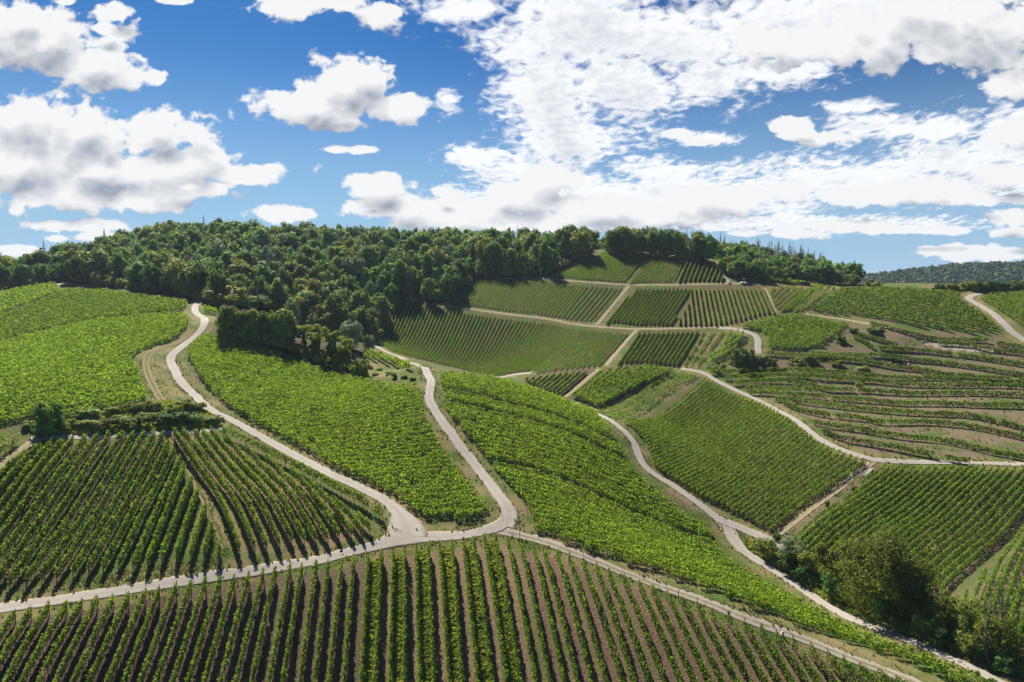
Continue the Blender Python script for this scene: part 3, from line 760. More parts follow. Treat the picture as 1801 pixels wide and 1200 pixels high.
def row_leaves(xy, per_m, leaf, top=1.85, foot=0.55, half=0.26, gap=0.03, ragged=0.22, clump=0.15):
    """leaf clumps of one trellised row along a plan line: returns verts, tints"""
    s = np.concatenate([[0], np.cumsum(np.linalg.norm(np.diff(xy, axis=0), axis=1))]); L = s[-1]
    npl = max(1, int(L / 1.15)); n = int(per_m * L)
    plant = rng.uniform(0.86, 1.1, npl + 2); plant[rng.random(npl + 2) < gap] = 0.15
    tops = top + rng.normal(0, ragged * 0.55, npl + 2); wid = rng.uniform(0.85 - clump * 0.5, 1.2, npl + 2)
    t = rng.uniform(0, L, n); pi = (t / 1.15).astype(int)
    keep = rng.random(n) < plant[pi]; t = t[keep]; pi = pi[keep]; n = len(t)
    if n == 0: return np.zeros((0, 3)), np.zeros(0)
    x = np.interp(t, s, xy[:, 0]); y = np.interp(t, s, xy[:, 1])
    dx = np.interp(t, s, np.gradient(xy[:, 0], s) if len(s) > 2 else np.full(len(s), (xy[-1, 0] - xy[0, 0]) / L))
    dy = np.interp(t, s, np.gradient(xy[:, 1], s) if len(s) > 2 else np.full(len(s), (xy[-1, 1] - xy[0, 1]) / L))
    m = np.hypot(dx, dy) + 1e-9; dx /= m; dy /= m
    hh = rng.beta(1.25, 1.0, n)
    shoot = rng.random(n) < 0.05
    h = foot + hh * (tops[pi] - foot) + shoot * rng.uniform(0, ragged * 2.2, n)
    prof = np.clip(1.1 - 0.5 * np.abs(hh - 0.55) * 2, 0.3, 1) * wid[pi]
    lat = rng.normal(0, 0.62, n) * half * prof
    lat = np.clip(lat, -half * 1.7, half * 1.7)
    X = x - dy * lat; Y = y + dx * lat
    c = np.stack([X, Y, height(x, y) + h], -1)
    out = np.stack([-dy * np.sign(lat), dx * np.sign(lat), np.zeros(n)], -1) * 0.8
    v = leaf_quads(c, leaf * rng.uniform(0.7, 1.3, n), 0.30, out)
    return v, np.clip(rng.normal(0.45, 0.2, n) + rng.normal(0, clump, npl + 2)[pi] + 0.25 * shoot, 0, 1)

def row_stems(xy, every=1.15, post=5.5, hp=1.9, rs=0.035, rp=0.055):
    """vine trunks and trellis stakes along a row"""
    s = np.concatenate([[0], np.cumsum(np.linalg.norm(np.diff(xy, axis=0), axis=1))]); L = s[-1]
    B = Bag()
    for t in np.arange(0.6, L - 0.3, every):
        x, y = np.interp(t, s, xy[:, 0]), np.interp(t, s, xy[:, 1]); z = float(height(x, y))
        a, b = rng.normal(0, 0.05, 2)
        B.tube([(x, y, z - 0.1), (x + a, y + b, z + 0.4), (x + a * .4, y + b * .4, z + 0.95)], [rs * 1.2, rs, rs * 0.7], 4)
    for t in np.arange(post, L - 2, post):
        x, y = np.interp(t, s, xy[:, 0]), np.interp(t, s, xy[:, 1]); z = float(height(x, y))
        B.tube([(x, y, z - 0.2), (x, y, z + hp)], [rp * 0.7, rp * 0.7], 4)
    return B

END_POST = Bag().tube([(0, 0, -0.35), (0.02, 0, 1.0), (0.03, 0.01, 2.0)], [0.07, 0.06, 0.05], 6).mesh("end_post", M_WOOD)
N_ROWS = [0]
def vine_row(xy, label, group, leaf, per_m, mat=M_VINE, parts=False, **kw):
    """one trellised row as a thing of its own; near rows carry foliage, vine stems and end posts as parts"""
    N_ROWS[0] += 1
    b = np.array([xy[0, 0], xy[0, 1], float(height(*xy[0]))])
    v, tint = row_leaves(xy, per_m, leaf, **kw)
    me = make_mesh("foliage" if parts else "vine_row", v - b, quads=quads_idx(len(tint)), mats=[mat], face_attr={'tint': tint})
    if not parts:
        return tag(link("vine_row", me, None, b), label, "vine row", group)
    root = bpy.data.objects.new("vine_row", None); COL.objects.link(root); root.location = b; root.empty_display_size = 0.5
    tag(root, label, "vine row", group)
    link("foliage", me, root)
    B = row_stems(xy)
    if B.n:
        B.v = [q - b for q in B.v]; tag(link("vine_stems", B.mesh("vine_stems", M_STEM), root), kind='stuff')
    for k in (0, -1):
        p = xy[k]; link("end_post", END_POST, root, (p[0] - b[0], p[1] - b[1], float(height(*p)) - b[2]))
    return root

def vine_plot(rows, name, label, leaf, per_m, mat=M_VINE, stems=False, **kw):
    """a plot whose rows run together into one canopy"""
    V = []; T = []
    for r in rows:
        v, t = row_leaves(r, per_m, leaf, **kw); V.append(v); T.append(t)
    V = np.concatenate(V); T = np.concatenate(T)
    o = link(name, make_mesh(name, V, quads=quads_idx(len(T)), mats=[mat], face_attr={'tint': T}))
    return tag(o, label, "vineyard", kind='stuff')

# --- near field: every row surveyed (top column, top row, column where it leaves the frame)
NEAR = [(-34,1086,-116),(-4,1078,-84),(26,1070,-52),(54,1066,-21),(86,1058,9),(117,1055,36),(143,1050,67),(171,1046,97),(199,1043,127),(226,1039,155),(256,1032,187),(280,1028,217),
 (310,1020,245),(336,1017,273),(362,1012,302),(387,1010,329),(412,1008,358),(438,1002,386),(463.5,997,413),(484,993,442),(511,988,472),(531,987,497),(556,982,527),(577,982,553),(601,979,578),
 (622,971,604),(648,969,635),(671,963,659),(692,962,685),(712,956,711),(732,954,738),(753,951,763),(773,947,790),(794,945,813),(815,942,840),(833,941,866),(852,937,892),(872,936,916),(893,940,943),
 (916,949,968),(938,950,992),(956,955,1017),(980,964,1042),(1001,969,1068),(1026,981,1096),(1049,987,1117),(1071,998,1143),(1097,1007,1171),(1124,1016,1199),(1146,1024,1224),(1173,1033,1249),(1200,1047,1274),
 (1228,1059,1298),(1252,1067,1324),(1280,1075,1350),(1309,1086,1373),(1338,1096,1396),(1365,1106,1422),(1394,1117,1444),(1424,1130,1472),(1455,1142,1500),(1483,1151,1525),(1512,1164,1547),(1544,1174,1572),(1575,1186,1590)]
NEAR_ROWS = []
for (a, b, c) in NEAR:
    top, bot = plan([(a, b + 6), (c, 1200)], 1.6)
    d = (bot - top) / np.linalg.norm(bot - top)
    NEAR_ROWS.append(resample(np.stack([top, bot + d * 9.0]), 0.5))
# --- fan of rows left of the junction
FAN_A = [(386,954,385,985),(373,916,359,978),(362,884,335,983),(348,855,310,983),(338,835,284,987),(324,816,259,996),(316,801,234,1001),(306,786,207,1000),(296,772,180,1005),(287,758,154,1009),(272,755,126,1015),(254,757,98,1020),(235,757,71,1024),(215,758,44,1030),(193,759,16,1031),(172,762,-12,1037),(152,763,-40,1041),(128,767,-70,1046),(110,769,-95,1050),(93,771,-120,1053),(70,778,-150,1056),(45,791,-180,1058),(25,806,-210,1062),(8,822,-238,1066)]
FAN_A_ROWS = []
for (a, b, c, d) in FAN_A:
    p, q = plan([(a, b + 4)], 1.5)[0], plan([(c, d + 8)], 0.0)[0]
    FAN_A_ROWS.append(resample(np.stack([p, q]), 0.5))
FAN_B = [(306,752,423,970),(322,752,449,965),(342,754,471,963),(356,752,494,959),(371,752,515,950),(398,762,537,952),(432,780,558,950),(468,798,578,949),(509.5,820,598,943),(544,843,620,941),(586,872,638,938),(628.5,901,653,932)]
FAN_B_ROWS = []
for (a, b, c, d) in FAN_B:
    k = (d - b) / 220.0                                        # the rows bow a little to the right
    p, m, q = plan([(a, b + 4)], 1.5)[0], plan([((a + c) / 2 + 10 * k, (b + d) / 2 - 7 * k)], 1.5)[0], plan([(c, d + 10)], 0.0)[0]
    FAN_B_ROWS.append(spline([p, m, q], 0.5))
FAN_B_EDGE = resample(plan([(393,755),(432,771),(479,795),(517,814),(575,845),(632,875),(676,903)], 1.4), 0.5)

def alley_points(r0, r1, t0=0.22, t1=0.78, n=60):
    k = np.linspace(0, 1, 240); out = []
    def at(r): 
        s = np.linspace(0, 1, len(r)); return np.stack([np.interp(k, s, r[:, j]) for j in range(2)], -1)
    a, b = at(r0), at(r1)
    for t in np.linspace(t0, t1, 9): out.append(a + (b - a) * t)
    return np.concatenate(out)
GROUND_STRIPS = []
SOWN = []      # alleys with tall grass
for i in range(len(NEAR) - 1):
    u = NEAR[i][0]
    if u in (648, 692, 732, 773, 815, 852): s, v, d = (0.16,0.12,0.08), 0.97, 0.22; SOWN.append(i)
    elif u < 300: s, v, d = (0.13,0.095,0.068), 0.24, 0.5
    elif u < 640: s, v, d = (0.185,0.142,0.095), 0.22, 0.5
    elif u < 893: s, v, d = (0.29,0.215,0.135), 0.10, 0.8
    elif i % 2: s, v, d = (0.235,0.155,0.115), 0.16, 0.6
    else: s, v, d = (0.25,0.195,0.115), 0.38, 0.55
    GROUND_STRIPS.append((alley_points(NEAR_ROWS[i], NEAR_ROWS[i + 1], 0.0, 1.0), s, v, d))
for i in range(len(FAN_A) - 1):
    s, v, d = ((0.15,0.11,0.075), 0.86, 0.22) if i < 9 else (((0.15,0.11,0.075), 0.42, 0.35) if i % 2 else ((0.14,0.10,0.07), 0.62, 0.3))
    GROUND_STRIPS.append((alley_points(FAN_A_ROWS[i], FAN_A_ROWS[i + 1], 0.0, 1.0), s, v, d))
for i in range(len(FAN_B) - 1):
    GROUND_STRIPS.append((alley_points(FAN_B_ROWS[i], FAN_B_ROWS[i + 1], 0.0, 1.0), (0.29,0.22,0.13), 0.40 if i % 2 else 0.55, 0.62))

# --- outlines of the plots, as surveyed
P_C1 = [(345,584),(365,581),(420,592),(470,610),(520,628),(560,643),(610,657),(650,664),(700,671),(740,673),(741,690),(748,722),(775,772),(815,827),(850,872),(867,892),(838,912),(750,916),(738,905),(700,886),(660,866),(600,830),(560,806),(500,772),(450,746),(400,716),(372,692),(348,660),(328,625),(330,602)]
P_C2 = [(768,652),(776,687),(778,719),(806,752),(846,797),(884,843),(934,896),(934,930),(948,939),(993,955),(1040,968),(1087,985),(1133,998),(1180,1014),(1227,1031),(1260,1042),(1320,1066),(1380,1088),(1440,1112),(1500,1132),(1560,1152),(1640,1185),(1700,1215),(1830,1225),(1760,1190),(1650,1150),(1560,1122),(1500,1098),(1450,1073),(1400,1047),(1330,1006),(1277,972),(1264,952),(1247,920),(1200,891),(1160,858),(1118,822),(1100,793),(1078,755),(1050,722),(1000,698),(950,682),(900,667),(850,658),(800,650)]
P_S = [(640,615),(678,621),(713,636),(742,639),(760,645),(768,652),(740,645),(732,652),(712,650),(673,641),(640,634)]
P_M = [(1094,737),(1243,659),(1277,683),(1310,694),(1344,706),(1390,732),(1440,770),(1490,792),(1535,809),(1353,939),(1303,911),(1260,888),(1220,869),(1170,841),(1147,818),(1139,795),(1130,774)]
P_R = [(1556,813),(1620,816),(1700,817),(1800,819),(1960,826),(1990,900),(1830,885),(1665,1045),(1600,1060),(1500,1010),(1430,985),(1376,950)]
P_F1 = [(653,586),(664,562),(685,550),(707,538),(736,533),(776,539),(835,547),(900,556),(966,563),(1013,573),(1051,577),(1117,581),(1067,643),(994,651),(928,660),(900,663),(865,661),(840,657),(807,649),(765,638),(723,629),(690,619),(665,604)]
P_F2 = [(781,533),(817,503),(836,489),(902,490),(964,491),(1000,496),(1060,499),(1101,503),(1048,567),(1015,565),(985,560),(940,553),(880,546),(835,539)]
P_F3 = [(966,487),(1000,470),(1040,450),(1060,440),(1105,446),(1139,450),(1096,497),(1040,493)]
P_F4 = [(1141,451),(1209,453),(1185,497),(1098,498)]
P_F5 = [(1211,453),(1261,460),(1279,496),(1187,497)]
P_F6 = [(1117,503),(1222,503),(1210,524),(1185,565),(1182,574),(1120,573),(1066,567)]
P_F7 = [(1212,503),(1300,502),(1341,502),(1363,551),(1330,559),(1290,569),(1262,574),(1223,575),(1186,575),(1187,564),(1210,525)]
P_F8 = [(1351,512),(1357,504),(1368,498),(1437,504),(1393,547),(1366,550)]
P_F10 = [(1124,580),(1236,578),(1194,645),(1136,640),(1085,641)]
P_A = [(915,671),(928,661),(975,654),(1013,649),(1054,647),(991,698),(940,680)]
P_B = [(999,699),(1060,649),(1089,644),(1136,640),(1197,649),(1123,684),(1050,719),(1020,707)]
P_STRIP = [(1051,720),(1200,651),(1236,656),(1091,735)]
P_U1 = [(1320,481),(1329,477),(1365,486),(1410,495),(1447,502),(1473,504),(1437,504),(1365,498),(1320,496)]
P_U2 = [(1479,504),(1520,503),(1600,504),(1650,508),(1703,511),(1686,521),(1702,532),(1726,544),(1747,561),(1760,579),(1745,589),(1700,588),(1650,581),(1600,576),(1550,565),(1500,556),(1470,555),(1412,546),(1420,540),(1453,520)]
P_U3 = [(1280,574),(1320,563),(1372,551),(1404,549),(1447,557),(1500,566),(1477,587),(1441,611),(1410,616),(1350,614),(1348,593),(1336,583),(1312,580)]
P_U4 = [(1725,520),(1742,513),(1801,510),(1930,512),(1930,640),(1801,582),(1776,560),(1751,543),(1724,527)]
P_U5 = [(1318,590),(1310,602),(1275,630),(1242,646),(1226,646),(1262,612),(1290,590)]
P_H1 = [(0,747),(60,738),(110,737),(180,722),(240,710),(262,702),(255,675),(245,650),(232,625),(262,612),(300,600),(326,583),(336,560),(322,548),(290,547),(230,553),(160,560),(80,578),(0,598),(-90,620),(-90,770)]
P_H2 = [(-90,625),(0,604),(80,583),(160,565),(230,557),(290,551),(322,548),(336,531),(320,526),(260,518),(200,509),(150,506),(120,505),(60,530),(0,551),(-90,578)]
P_H3 = [(-90,582),(0,557),(60,534),(108,512),(100,499),(85,497),(40,504),(0,514),(-90,538)]
P_H4 = [(118,505),(130,500),(165,497),(172,503),(150,505)]
P_H0 = [(-60,840),(-60,775),(0,762),(40,762),(58,775),(25,800)]
P_U6 = [(345,541),(364,536),(385,545),(380,556),(362,553)]
P_TERR = [(1250,655),(1345,618),(1410,618),(1440,612),(1477,590),(1500,570),(1560,572),(1600,582),(1650,588),(1745,593),(1790,610),(1950,640),(1950,815),(1801,813),(1700,811),(1570,808),(1530,802),(1490,790),(1455,775),(1400,738),(1340,702),(1290,684)]
P_WILD = [(1300,945),(1340,955),(1400,985),(1450,975),(1500,1000),(1600,1060),(1680,1060),(1801,1100),(1801,1190),(1700,1155),(1585,1112),(1500,1082),(1420,1040),(1357,995),(1315,968)]
P_MOUND = [(75,768),(110,742),(180,728),(255,712),(300,705),(345,712),(392,745),(385,752),(300,756),(200,763)]
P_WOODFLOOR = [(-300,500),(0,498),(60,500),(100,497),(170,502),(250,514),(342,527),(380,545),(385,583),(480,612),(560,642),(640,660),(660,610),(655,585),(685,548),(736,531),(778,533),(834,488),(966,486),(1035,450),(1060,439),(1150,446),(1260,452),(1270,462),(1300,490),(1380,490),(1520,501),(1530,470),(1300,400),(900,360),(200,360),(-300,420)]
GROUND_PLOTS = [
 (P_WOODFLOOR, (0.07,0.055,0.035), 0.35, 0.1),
 ([(330,565),(300,590),(240,622),(256,660),(262,702),(340,712),(318,680),(298,640),(318,612)], (0.24,0.19,0.10), 0.86, 0.34),
 ([(268,612),(300,606),(302,640),(318,680),(300,700),(285,670),(270,640)], (0.2,0.17,0.07), 0.98, 0.32),
 (P_C1, (0.13,0.10,0.06), 0.6, 0.3), (P_C2, (0.13,0.10,0.06), 0.6, 0.3), (P_S, (0.13,0.10,0.06), 0.6, 0.3),
 (P_M, (0.16,0.115,0.07), 0.42, 0.25), (P_R, (0.21,0.155,0.115), 0.38, 0.35),
 ([(1665,1045),(1830,885),(1960,870),(1960,1200),(1801,1150),(1700,1080)], (0.22,0.16,0.115), 0.5, 0.3),
 (P_F1, (0.14,0.105,0.06), 0.5, 0.25), (P_F2, (0.14,0.105,0.06), 0.5, 0.25), (P_F3, (0.14,0.105,0.06), 0.6, 0.3),
 (P_F4, (0.19,0.14,0.08), 0.45, 0.4), (P_F5, (0.17,0.12,0.08), 0.4, 0.4), (P_F6, (0.15,0.11,0.065), 0.45, 0.25), (P_F7, (0.16,0.105,0.075), 0.35, 0.25),
 (P_F8, (0.22,0.16,0.085), 0.5, 0.55), (P_F10, (0.14,0.10,0.06), 0.45, 0.25),
 ([(1393,548),(1437,504),(1480,503),(1452,518),(1415,542),(1405,549)], (0.25,0.20,0.12), 0.35, 0.9),
 ([(1236,578),(1290,580),(1262,612),(1226,648),(1196,647)], (0.25,0.185,0.11), 0.56, 0.45),
 (P_A, (0.15,0.11,0.07), 0.4, 0.3), (P_B, (0.15,0.11,0.07), 0.4, 0.3), (P_STRIP, (0.23,0.165,0.115), 0.62, 0.35),
 (P_U2, (0.14,0.11,0.06), 0.55, 0.3), (P_U3, (0.14,0.11,0.06), 0.6, 0.3), (P_U4, (0.14,0.11,0.06), 0.6, 0.3), (P_U1, (0.13,0.1,0.06), 0.6, 0.3),
 (P_H1, (0.13,0.10,0.06), 0.6, 0.25), (P_H2, (0.13,0.10,0.06), 0.6, 0.25), (P_H3, (0.13,0.10,0.06), 0.6, 0.25),
 (P_TERR, (0.215,0.158,0.128), 0.47, 0.4),
 (P_WILD, (0.12,0.10,0.05), 0.98, 0.12), (P_MOUND, (0.12,0.10,0.05), 0.97, 0.3),
 ([(1625,605),(1680,603),(1735,612),(1760,622),(1700,618),(1650,612)], (0.46,0.40,0.33), 0.12, 0.8),
 ([(640,633),(690,643),(735,655),(745,672),(700,668),(650,662)], (0.15,0.12,0.06), 0.95, 0.42),
]
build_ground()

# --- build: rows that can be told apart
def rows_of(rows, label, group, first=None, last=None, **kw):
    for i, r in enumerate(rows):
        l = first if (i == 0 and first) else (last if (i == len(rows) - 1 and last) else label)
        vine_row(r, l, group, **kw)

for i, r in enumerate(NEAR_ROWS):
    u = NEAR[i][0]
    if i == 0: l = "leftmost vine row of the near field, mostly cut off by the picture's edge"
    elif i == len(NEAR_ROWS) - 1: l = "shortest vine row of the near field at its far right end beside the gravel track"
    elif u < 300: l = "tall vine row leaning over dark earth in the left part of the near field"
    elif u < 640: l = "narrow shadow-casting vine row on brown earth left of the near field's grassy alleys"
    elif u < 893: l = "vine row beside a grassy alley in the middle of the near field"
    else: l = "vine row over reddish earth in the near field's right part by the gravel track"
    vine_row(r, l, "vine rows of the near field", leaf=0.215, per_m=135, parts=True, half=0.25, top=2.0, foot=0.62 if u < 640 else 0.45, gap=0.02)
rows_of(FAN_A_ROWS, "vine row of the left fan running from the concrete lane to the thin lane", "vine rows of the left fan",
        first="tiny single vine stub at the tip of the grassy wedge in the fan", last="leftmost vine row of the fan beside the brown earth track", leaf=0.23, per_m=135, parts=True, half=0.30, top=2.15, foot=0.45, gap=0.015)
rows_of(FAN_B_ROWS, "vine row over pale straw earth between the grassy wedge and the winding road", "vine rows right of the grassy wedge",
        first="long vine row along the right side of the grassy wedge", last="short vine row nearest the junction in the plot right of the wedge", leaf=0.23, per_m=130, parts=True, half=0.29, top=2.1, foot=0.5, gap=0.015)
vine_row(FAN_B_EDGE, "long vine row following the lower edge of the winding concrete road", "vine rows right of the grassy wedge", leaf=0.23, per_m=130, parts=True, half=0.30, top=2.1, gap=0.01)

R_M = guided([[(1092,738),(1243,660)], [(1351,937),(1533,808)]], -41, P_M, ext=8)
rows_of(R_M, "vine row in the square plot between the valley road and the terrace road", "vine rows of the square plot",
        first="uppermost vine row of the square plot, beside the brown strip", last="lowest vine row of the square plot, along the earth track", leaf=0.23, per_m=72, half=0.15, foot=0.2, top=1.22, gap=0.01, ragged=0.14)
R_R = guided([[(1375,948),(1561,812)], [(1618,971),(1789,818)], [(1667,1038),(1803,903)]], (-17, -6), P_R, ext=30)
rows_of(R_R, "vine row over pinkish earth in the right plot beyond the big tree", "vine rows of the right plot",
        first="first vine row of the right plot, next to the earth track", last="lowest vine row of the right plot, above the bare strip", leaf=0.24, per_m=88, half=0.18, foot=0.25, top=1.45, gap=0.01, ragged=0.15)
for k, seg in enumerate([[(1700,1037),(1696,1052)], [(1734,1002),(1712,1052)], [(1800,926),(1761,980),(1731,1054)], [(1822,900),(1780,980),(1743,1076)], [(1850,890),(1797,980),(1764,1074)], [(1870,930),(1801,1020),(1775,1097)], [(1850,1000),(1801,1079),(1786,1124)], [(1880,1040),(1830,1100),(1812,1140)]]):
    vine_row(resample(plan(seg, 1.4), 0.5), ["tiny vine row stub just above the bushes at the bottom right", "short vine row stub right of the tiny one near the dead trees"][k] if k < 2 else "steep vine row in the corner behind the two dead trees",
             "vine rows behind the dead trees", leaf=0.25, per_m=60, half=0.24)
TERR = [[(1530,566),(1600,583),(1650,593),(1739,596)], [(1650,600),(1700,603),(1737,611),(1801,618),(1850,624)], [(1752,600),(1801,608),(1850,618)], [(1510,585),(1550,596),(1580,604)], [(1500,588),(1538,610)],
 [(1545,608),(1617,613),(1700,623),(1801,638),(1860,648)], [(1427,618),(1520,621),(1563,623),(1615,630),(1672,637),(1730,645),(1801,657),(1860,668)], [(1348,618),(1403,622),(1458,625),(1520,632),(1557,639),(1615,647),(1672,656),(1730,660),(1801,666),(1860,672)],
 [(1249,652),(1330,649),(1376,647),(1440,649),(1495,653),(1519,656),(1615,661),(1692,664),(1801,671),(1860,675)], [(1275,662),(1330,658),(1385,656),(1440,660),(1520,665),(1557,669),(1634,674),(1711,674),(1801,676),(1860,678)],
 [(1290,671),(1348,666),(1385,667),(1422,672),(1449,680),(1520,683),(1596,688),(1672,688),(1730,688),(1801,691),(1860,694)], [(1312,679),(1367,680),(1422,682),(1453,684)], [(1317,686),(1367,688),(1440,694),(1520,700),(1577,705),(1653,706),(1730,709),(1801,710),(1860,712)],
 [(1363,698),(1422,704),(1520,715),(1577,720),(1653,724),(1711,728),(1801,749),(1860,765)], [(1378,705),(1412,718),(1458,726),(1520,732),(1538,737),(1619,738),(1692,744),(1749,754),(1801,766),(1860,780)],
 [(1429,738),(1468,745),(1520,752),(1577,762),(1653,770),(1730,787),(1801,800),(1860,812)], [(1445,753),(1477,765),(1520,773),(1596,787),(1707,807)]]
TL = ["top terrace row just below the upper right plot", "upper terrace row right of the pale stony patch", "short terrace row under the right end of the curving road", "short slanting terrace row near the yellow-green patch", "very short slanting terrace row left of the brown patch",
 "terrace row along the lower side of the pale stony patch", "terrace row running right from below the corner plot", "terrace row starting at the small road bend's right side, second from the corner plot", "terrace row starting in front of the dark bushes", "terrace row just below the one in front of the dark bushes",
 "terrace row that dips in a hump left of the small round bush", "short terrace row tucked under the humped one", "long level terrace row in the middle of the terraces", "terrace row bending down at its right end, third from the flat one", "terrace row with gaps, curving close to the road at its left end",
 "second lowest terrace row, sagging to the right", "lowest terrace row ending short above the right plot"]
for seg, l in zip(TERR, TL):
    vine_row(spline(plan(seg, 1.4), 0.5), "contour " + l, "vine rows on the terraces", leaf=0.28, per_m=105, half=0.27, foot=0.15, top=1.65, gap=0.02)
R_F7 = guided([[(1214,504),(1223,575)], [(1340,503),(1362,551)]], -16, P_F7, ext=12, lead=5)
rows_of(R_F7, "vine row of the far plot whose rows run straight towards the viewer", "upright rows of the far slope", leaf=0.36, per_m=66, half=0.145, foot=0.15, top=1.15, ragged=0.1, gap=0.005)
R_F6 = guided([[(1066,567),(1116,503)], [(1175,571),(1222,503)]], -15, P_F6, ext=10, tail=2)
rows_of(R_F6, "slanting vine row left of the upright rows on the far slope", "slanting rows left of the upright plot", leaf=0.36, per_m=66, half=0.145, foot=0.15, top=1.15, ragged=0.1, gap=0.005)
R_F10 = guided([[(1085,641),(1126,580)], [(1194,643),(1236,578)]], -13, P_F10, ext=10)
rows_of(R_F10, "vine row between the straw coloured track and the bare striped strip", "rows below the middle path", leaf=0.35, per_m=70, half=0.145, foot=0.15, top=1.15, ragged=0.1, gap=0.005)
R_F5 = guided([[(1192,497),(1210,456)], [(1250,496),(1264,464)]], -7, P_F5, ext=10, lead=1, tail=4)
rows_of(R_F5, "vine row in the top plot below the tree clump, at its right end", "rows of the top right plot", leaf=0.40, per_m=57, half=0.145, foot=0.15, top=1.15, ragged=0.1, gap=0.005)
R_A = guided([[(914,671),(930,660)], [(992,697),(1046,653)]], -11, P_A, ext=10)
rows_of(R_A, "short vine row in the small triangular plot left of the valley path", "rows of the triangular valley plot", leaf=0.30, per_m=83, half=0.145, foot=0.15, top=1.15, ragged=0.1, gap=0.005)
R_B = guided([[(1001,698),(1062,648)], [(1023,706),(1136,641)], [(1050,718),(1150,672),(1197,649)]], (-5, -8), P_B, ext=6)
rows_of(R_B, "vine row fanning out in the valley plot above the brown strip", "fanned rows of the valley plot", leaf=0.40, per_m=40, half=0.30, foot=0.3)
for seg in ([(1053,722),(1148,676),(1206,651)], [(1060,726),(1154,681),(1214,653)], [(1068,729),(1161,685),(1222,655)], [(1076,733),(1168,689),(1229,657)]):
    vine_row(resample(plan(seg, 0.8), 0.5), "thin young vine row on the brown strip above the square plot", "young rows on the brown strip", leaf=0.28, per_m=24, half=0.22, foot=0.1, top=1.1, gap=0.1)
STR = guided([[(1197,646),(1238,578)], [(1224,648),(1286,581)]], 2.6, [(1236,577),(1292,578),(1262,612),(1226,650),(1195,648)], ext=6)
rows_of(STR, "thin patchy vine row on the straw striped strip left of the road bend", "thin rows on the striped strip", leaf=0.32, per_m=26, half=0.2, foot=0.1, top=1.1, gap=0.1)
for seg in ([(1288,581),(1268,611)], [(1299,582),(1281,606)], [(1308,584),(1293,604)]):
    vine_row(resample(plan(seg, 1.2), 0.5), "short vine row right of the bare striped strip by the road bend", "short rows by the road bend", leaf=0.4, per_m=26, half=0.28, foot=0.3)
for seg in ([(1396,546),(1438,505)], [(1401,546),(1447,505)], [(1408,545),(1458,506)], [(1416,541),(1468,506)]):
    vine_row(resample(plan(seg, 0.9), 0.5), "sparse thin vine row on the straw strip by the upper right plot", "thin rows on the straw strip", leaf=0.33, per_m=24, half=0.22, foot=0.1, top=1.2, gap=0.2)
import sys; print("rows as things:", N_ROWS[0], file=sys.stderr)

# --- build: the far slope's remaining rows, and plots whose rows merge into one canopy
FAR = guided([[(688,618),(773,541)], [(767,637),(857,563)], [(904,657),(1013,572)], [(1066,642),(1116,582)]], (-14, -22, -16), P_F1, ext=25, lead=20)
FAR += guided([[(781,533),(817,503)], [(985,556),(1030,502)], [(1048,567),(1101,503)]], (-32, -8), P_F2, ext=25, lead=2)
FAR += guided([[(985,490),(1062,441)], [(1097,497),(1139,451)]], -19, P_F3, ext=18, lead=12)
FAR += guided([[(1098,498),(1141,451)], [(1186,497),(1210,453)]], -15, P_F4, ext=10)
FAR += guided([[(1356,520),(1375,500)], [(1369,545),(1422,504)], [(1393,547),(1437,505)]], (-4, -6), P_F8, ext=16, lead=4)
vine_plot(FAR, "far_vine_rows", "fine striped vine rows covering the big far slope below the wood", 0.25, 50, M_VINE, half=0.105, foot=0.15, top=1.0, ragged=0.09, gap=0.004)
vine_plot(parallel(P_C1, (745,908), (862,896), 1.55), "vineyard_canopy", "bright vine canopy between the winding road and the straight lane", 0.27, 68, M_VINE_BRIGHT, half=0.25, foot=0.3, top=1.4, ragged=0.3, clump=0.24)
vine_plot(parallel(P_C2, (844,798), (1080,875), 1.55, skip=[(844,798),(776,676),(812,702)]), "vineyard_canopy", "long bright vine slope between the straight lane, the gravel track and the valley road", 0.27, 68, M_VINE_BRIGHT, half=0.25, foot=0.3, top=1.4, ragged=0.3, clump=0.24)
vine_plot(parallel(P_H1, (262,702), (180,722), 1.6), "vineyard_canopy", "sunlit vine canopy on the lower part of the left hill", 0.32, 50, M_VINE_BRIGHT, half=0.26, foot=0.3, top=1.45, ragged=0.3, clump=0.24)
vine_plot(parallel(P_H2, (150,520), (300,530), 1.7), "vineyard_canopy", "darker vine canopy under the wood on the upper left hill", 0.38, 38, M_VINE, half=0.26, foot=0.3, top=1.45, ragged=0.3, clump=0.24)
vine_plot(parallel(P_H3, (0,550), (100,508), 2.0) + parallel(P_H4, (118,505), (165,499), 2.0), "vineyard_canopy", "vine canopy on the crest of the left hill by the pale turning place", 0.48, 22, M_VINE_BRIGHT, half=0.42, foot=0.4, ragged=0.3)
vine_plot(parallel(P_H0, (0,800), (40,772), 2.0), "vineyard_canopy", "corner of vines left of the brown earth track", 0.26, 50, M_VINE, half=0.38, foot=0.4)
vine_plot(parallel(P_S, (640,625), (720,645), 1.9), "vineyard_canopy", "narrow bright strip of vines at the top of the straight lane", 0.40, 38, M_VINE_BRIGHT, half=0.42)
vine_plot(parallel(P_U2, (1500,556), (1600,576), 1.7), "vineyard_canopy", "broad vine plot on the upper right hill left of the curving road", 0.36, 42, M_VINE, half=0.24, foot=0.25, top=1.35, ragged=0.3, clump=0.24)
vine_plot(parallel(P_U3, (1350,614), (1441,611), 1.7), "vineyard_canopy", "three-cornered vine plot beside the small road bend", 0.34, 46, M_VINE, half=0.24, foot=0.25, top=1.35, ragged=0.3, clump=0.24)
vine_plot(parallel(P_U4, (1751,545), (1801,583), 1.7), "vineyard_canopy", "vine plot right of the curving road at the picture's edge", 0.34, 46, M_VINE, half=0.24, foot=0.25, top=1.35, ragged=0.3, clump=0.24)
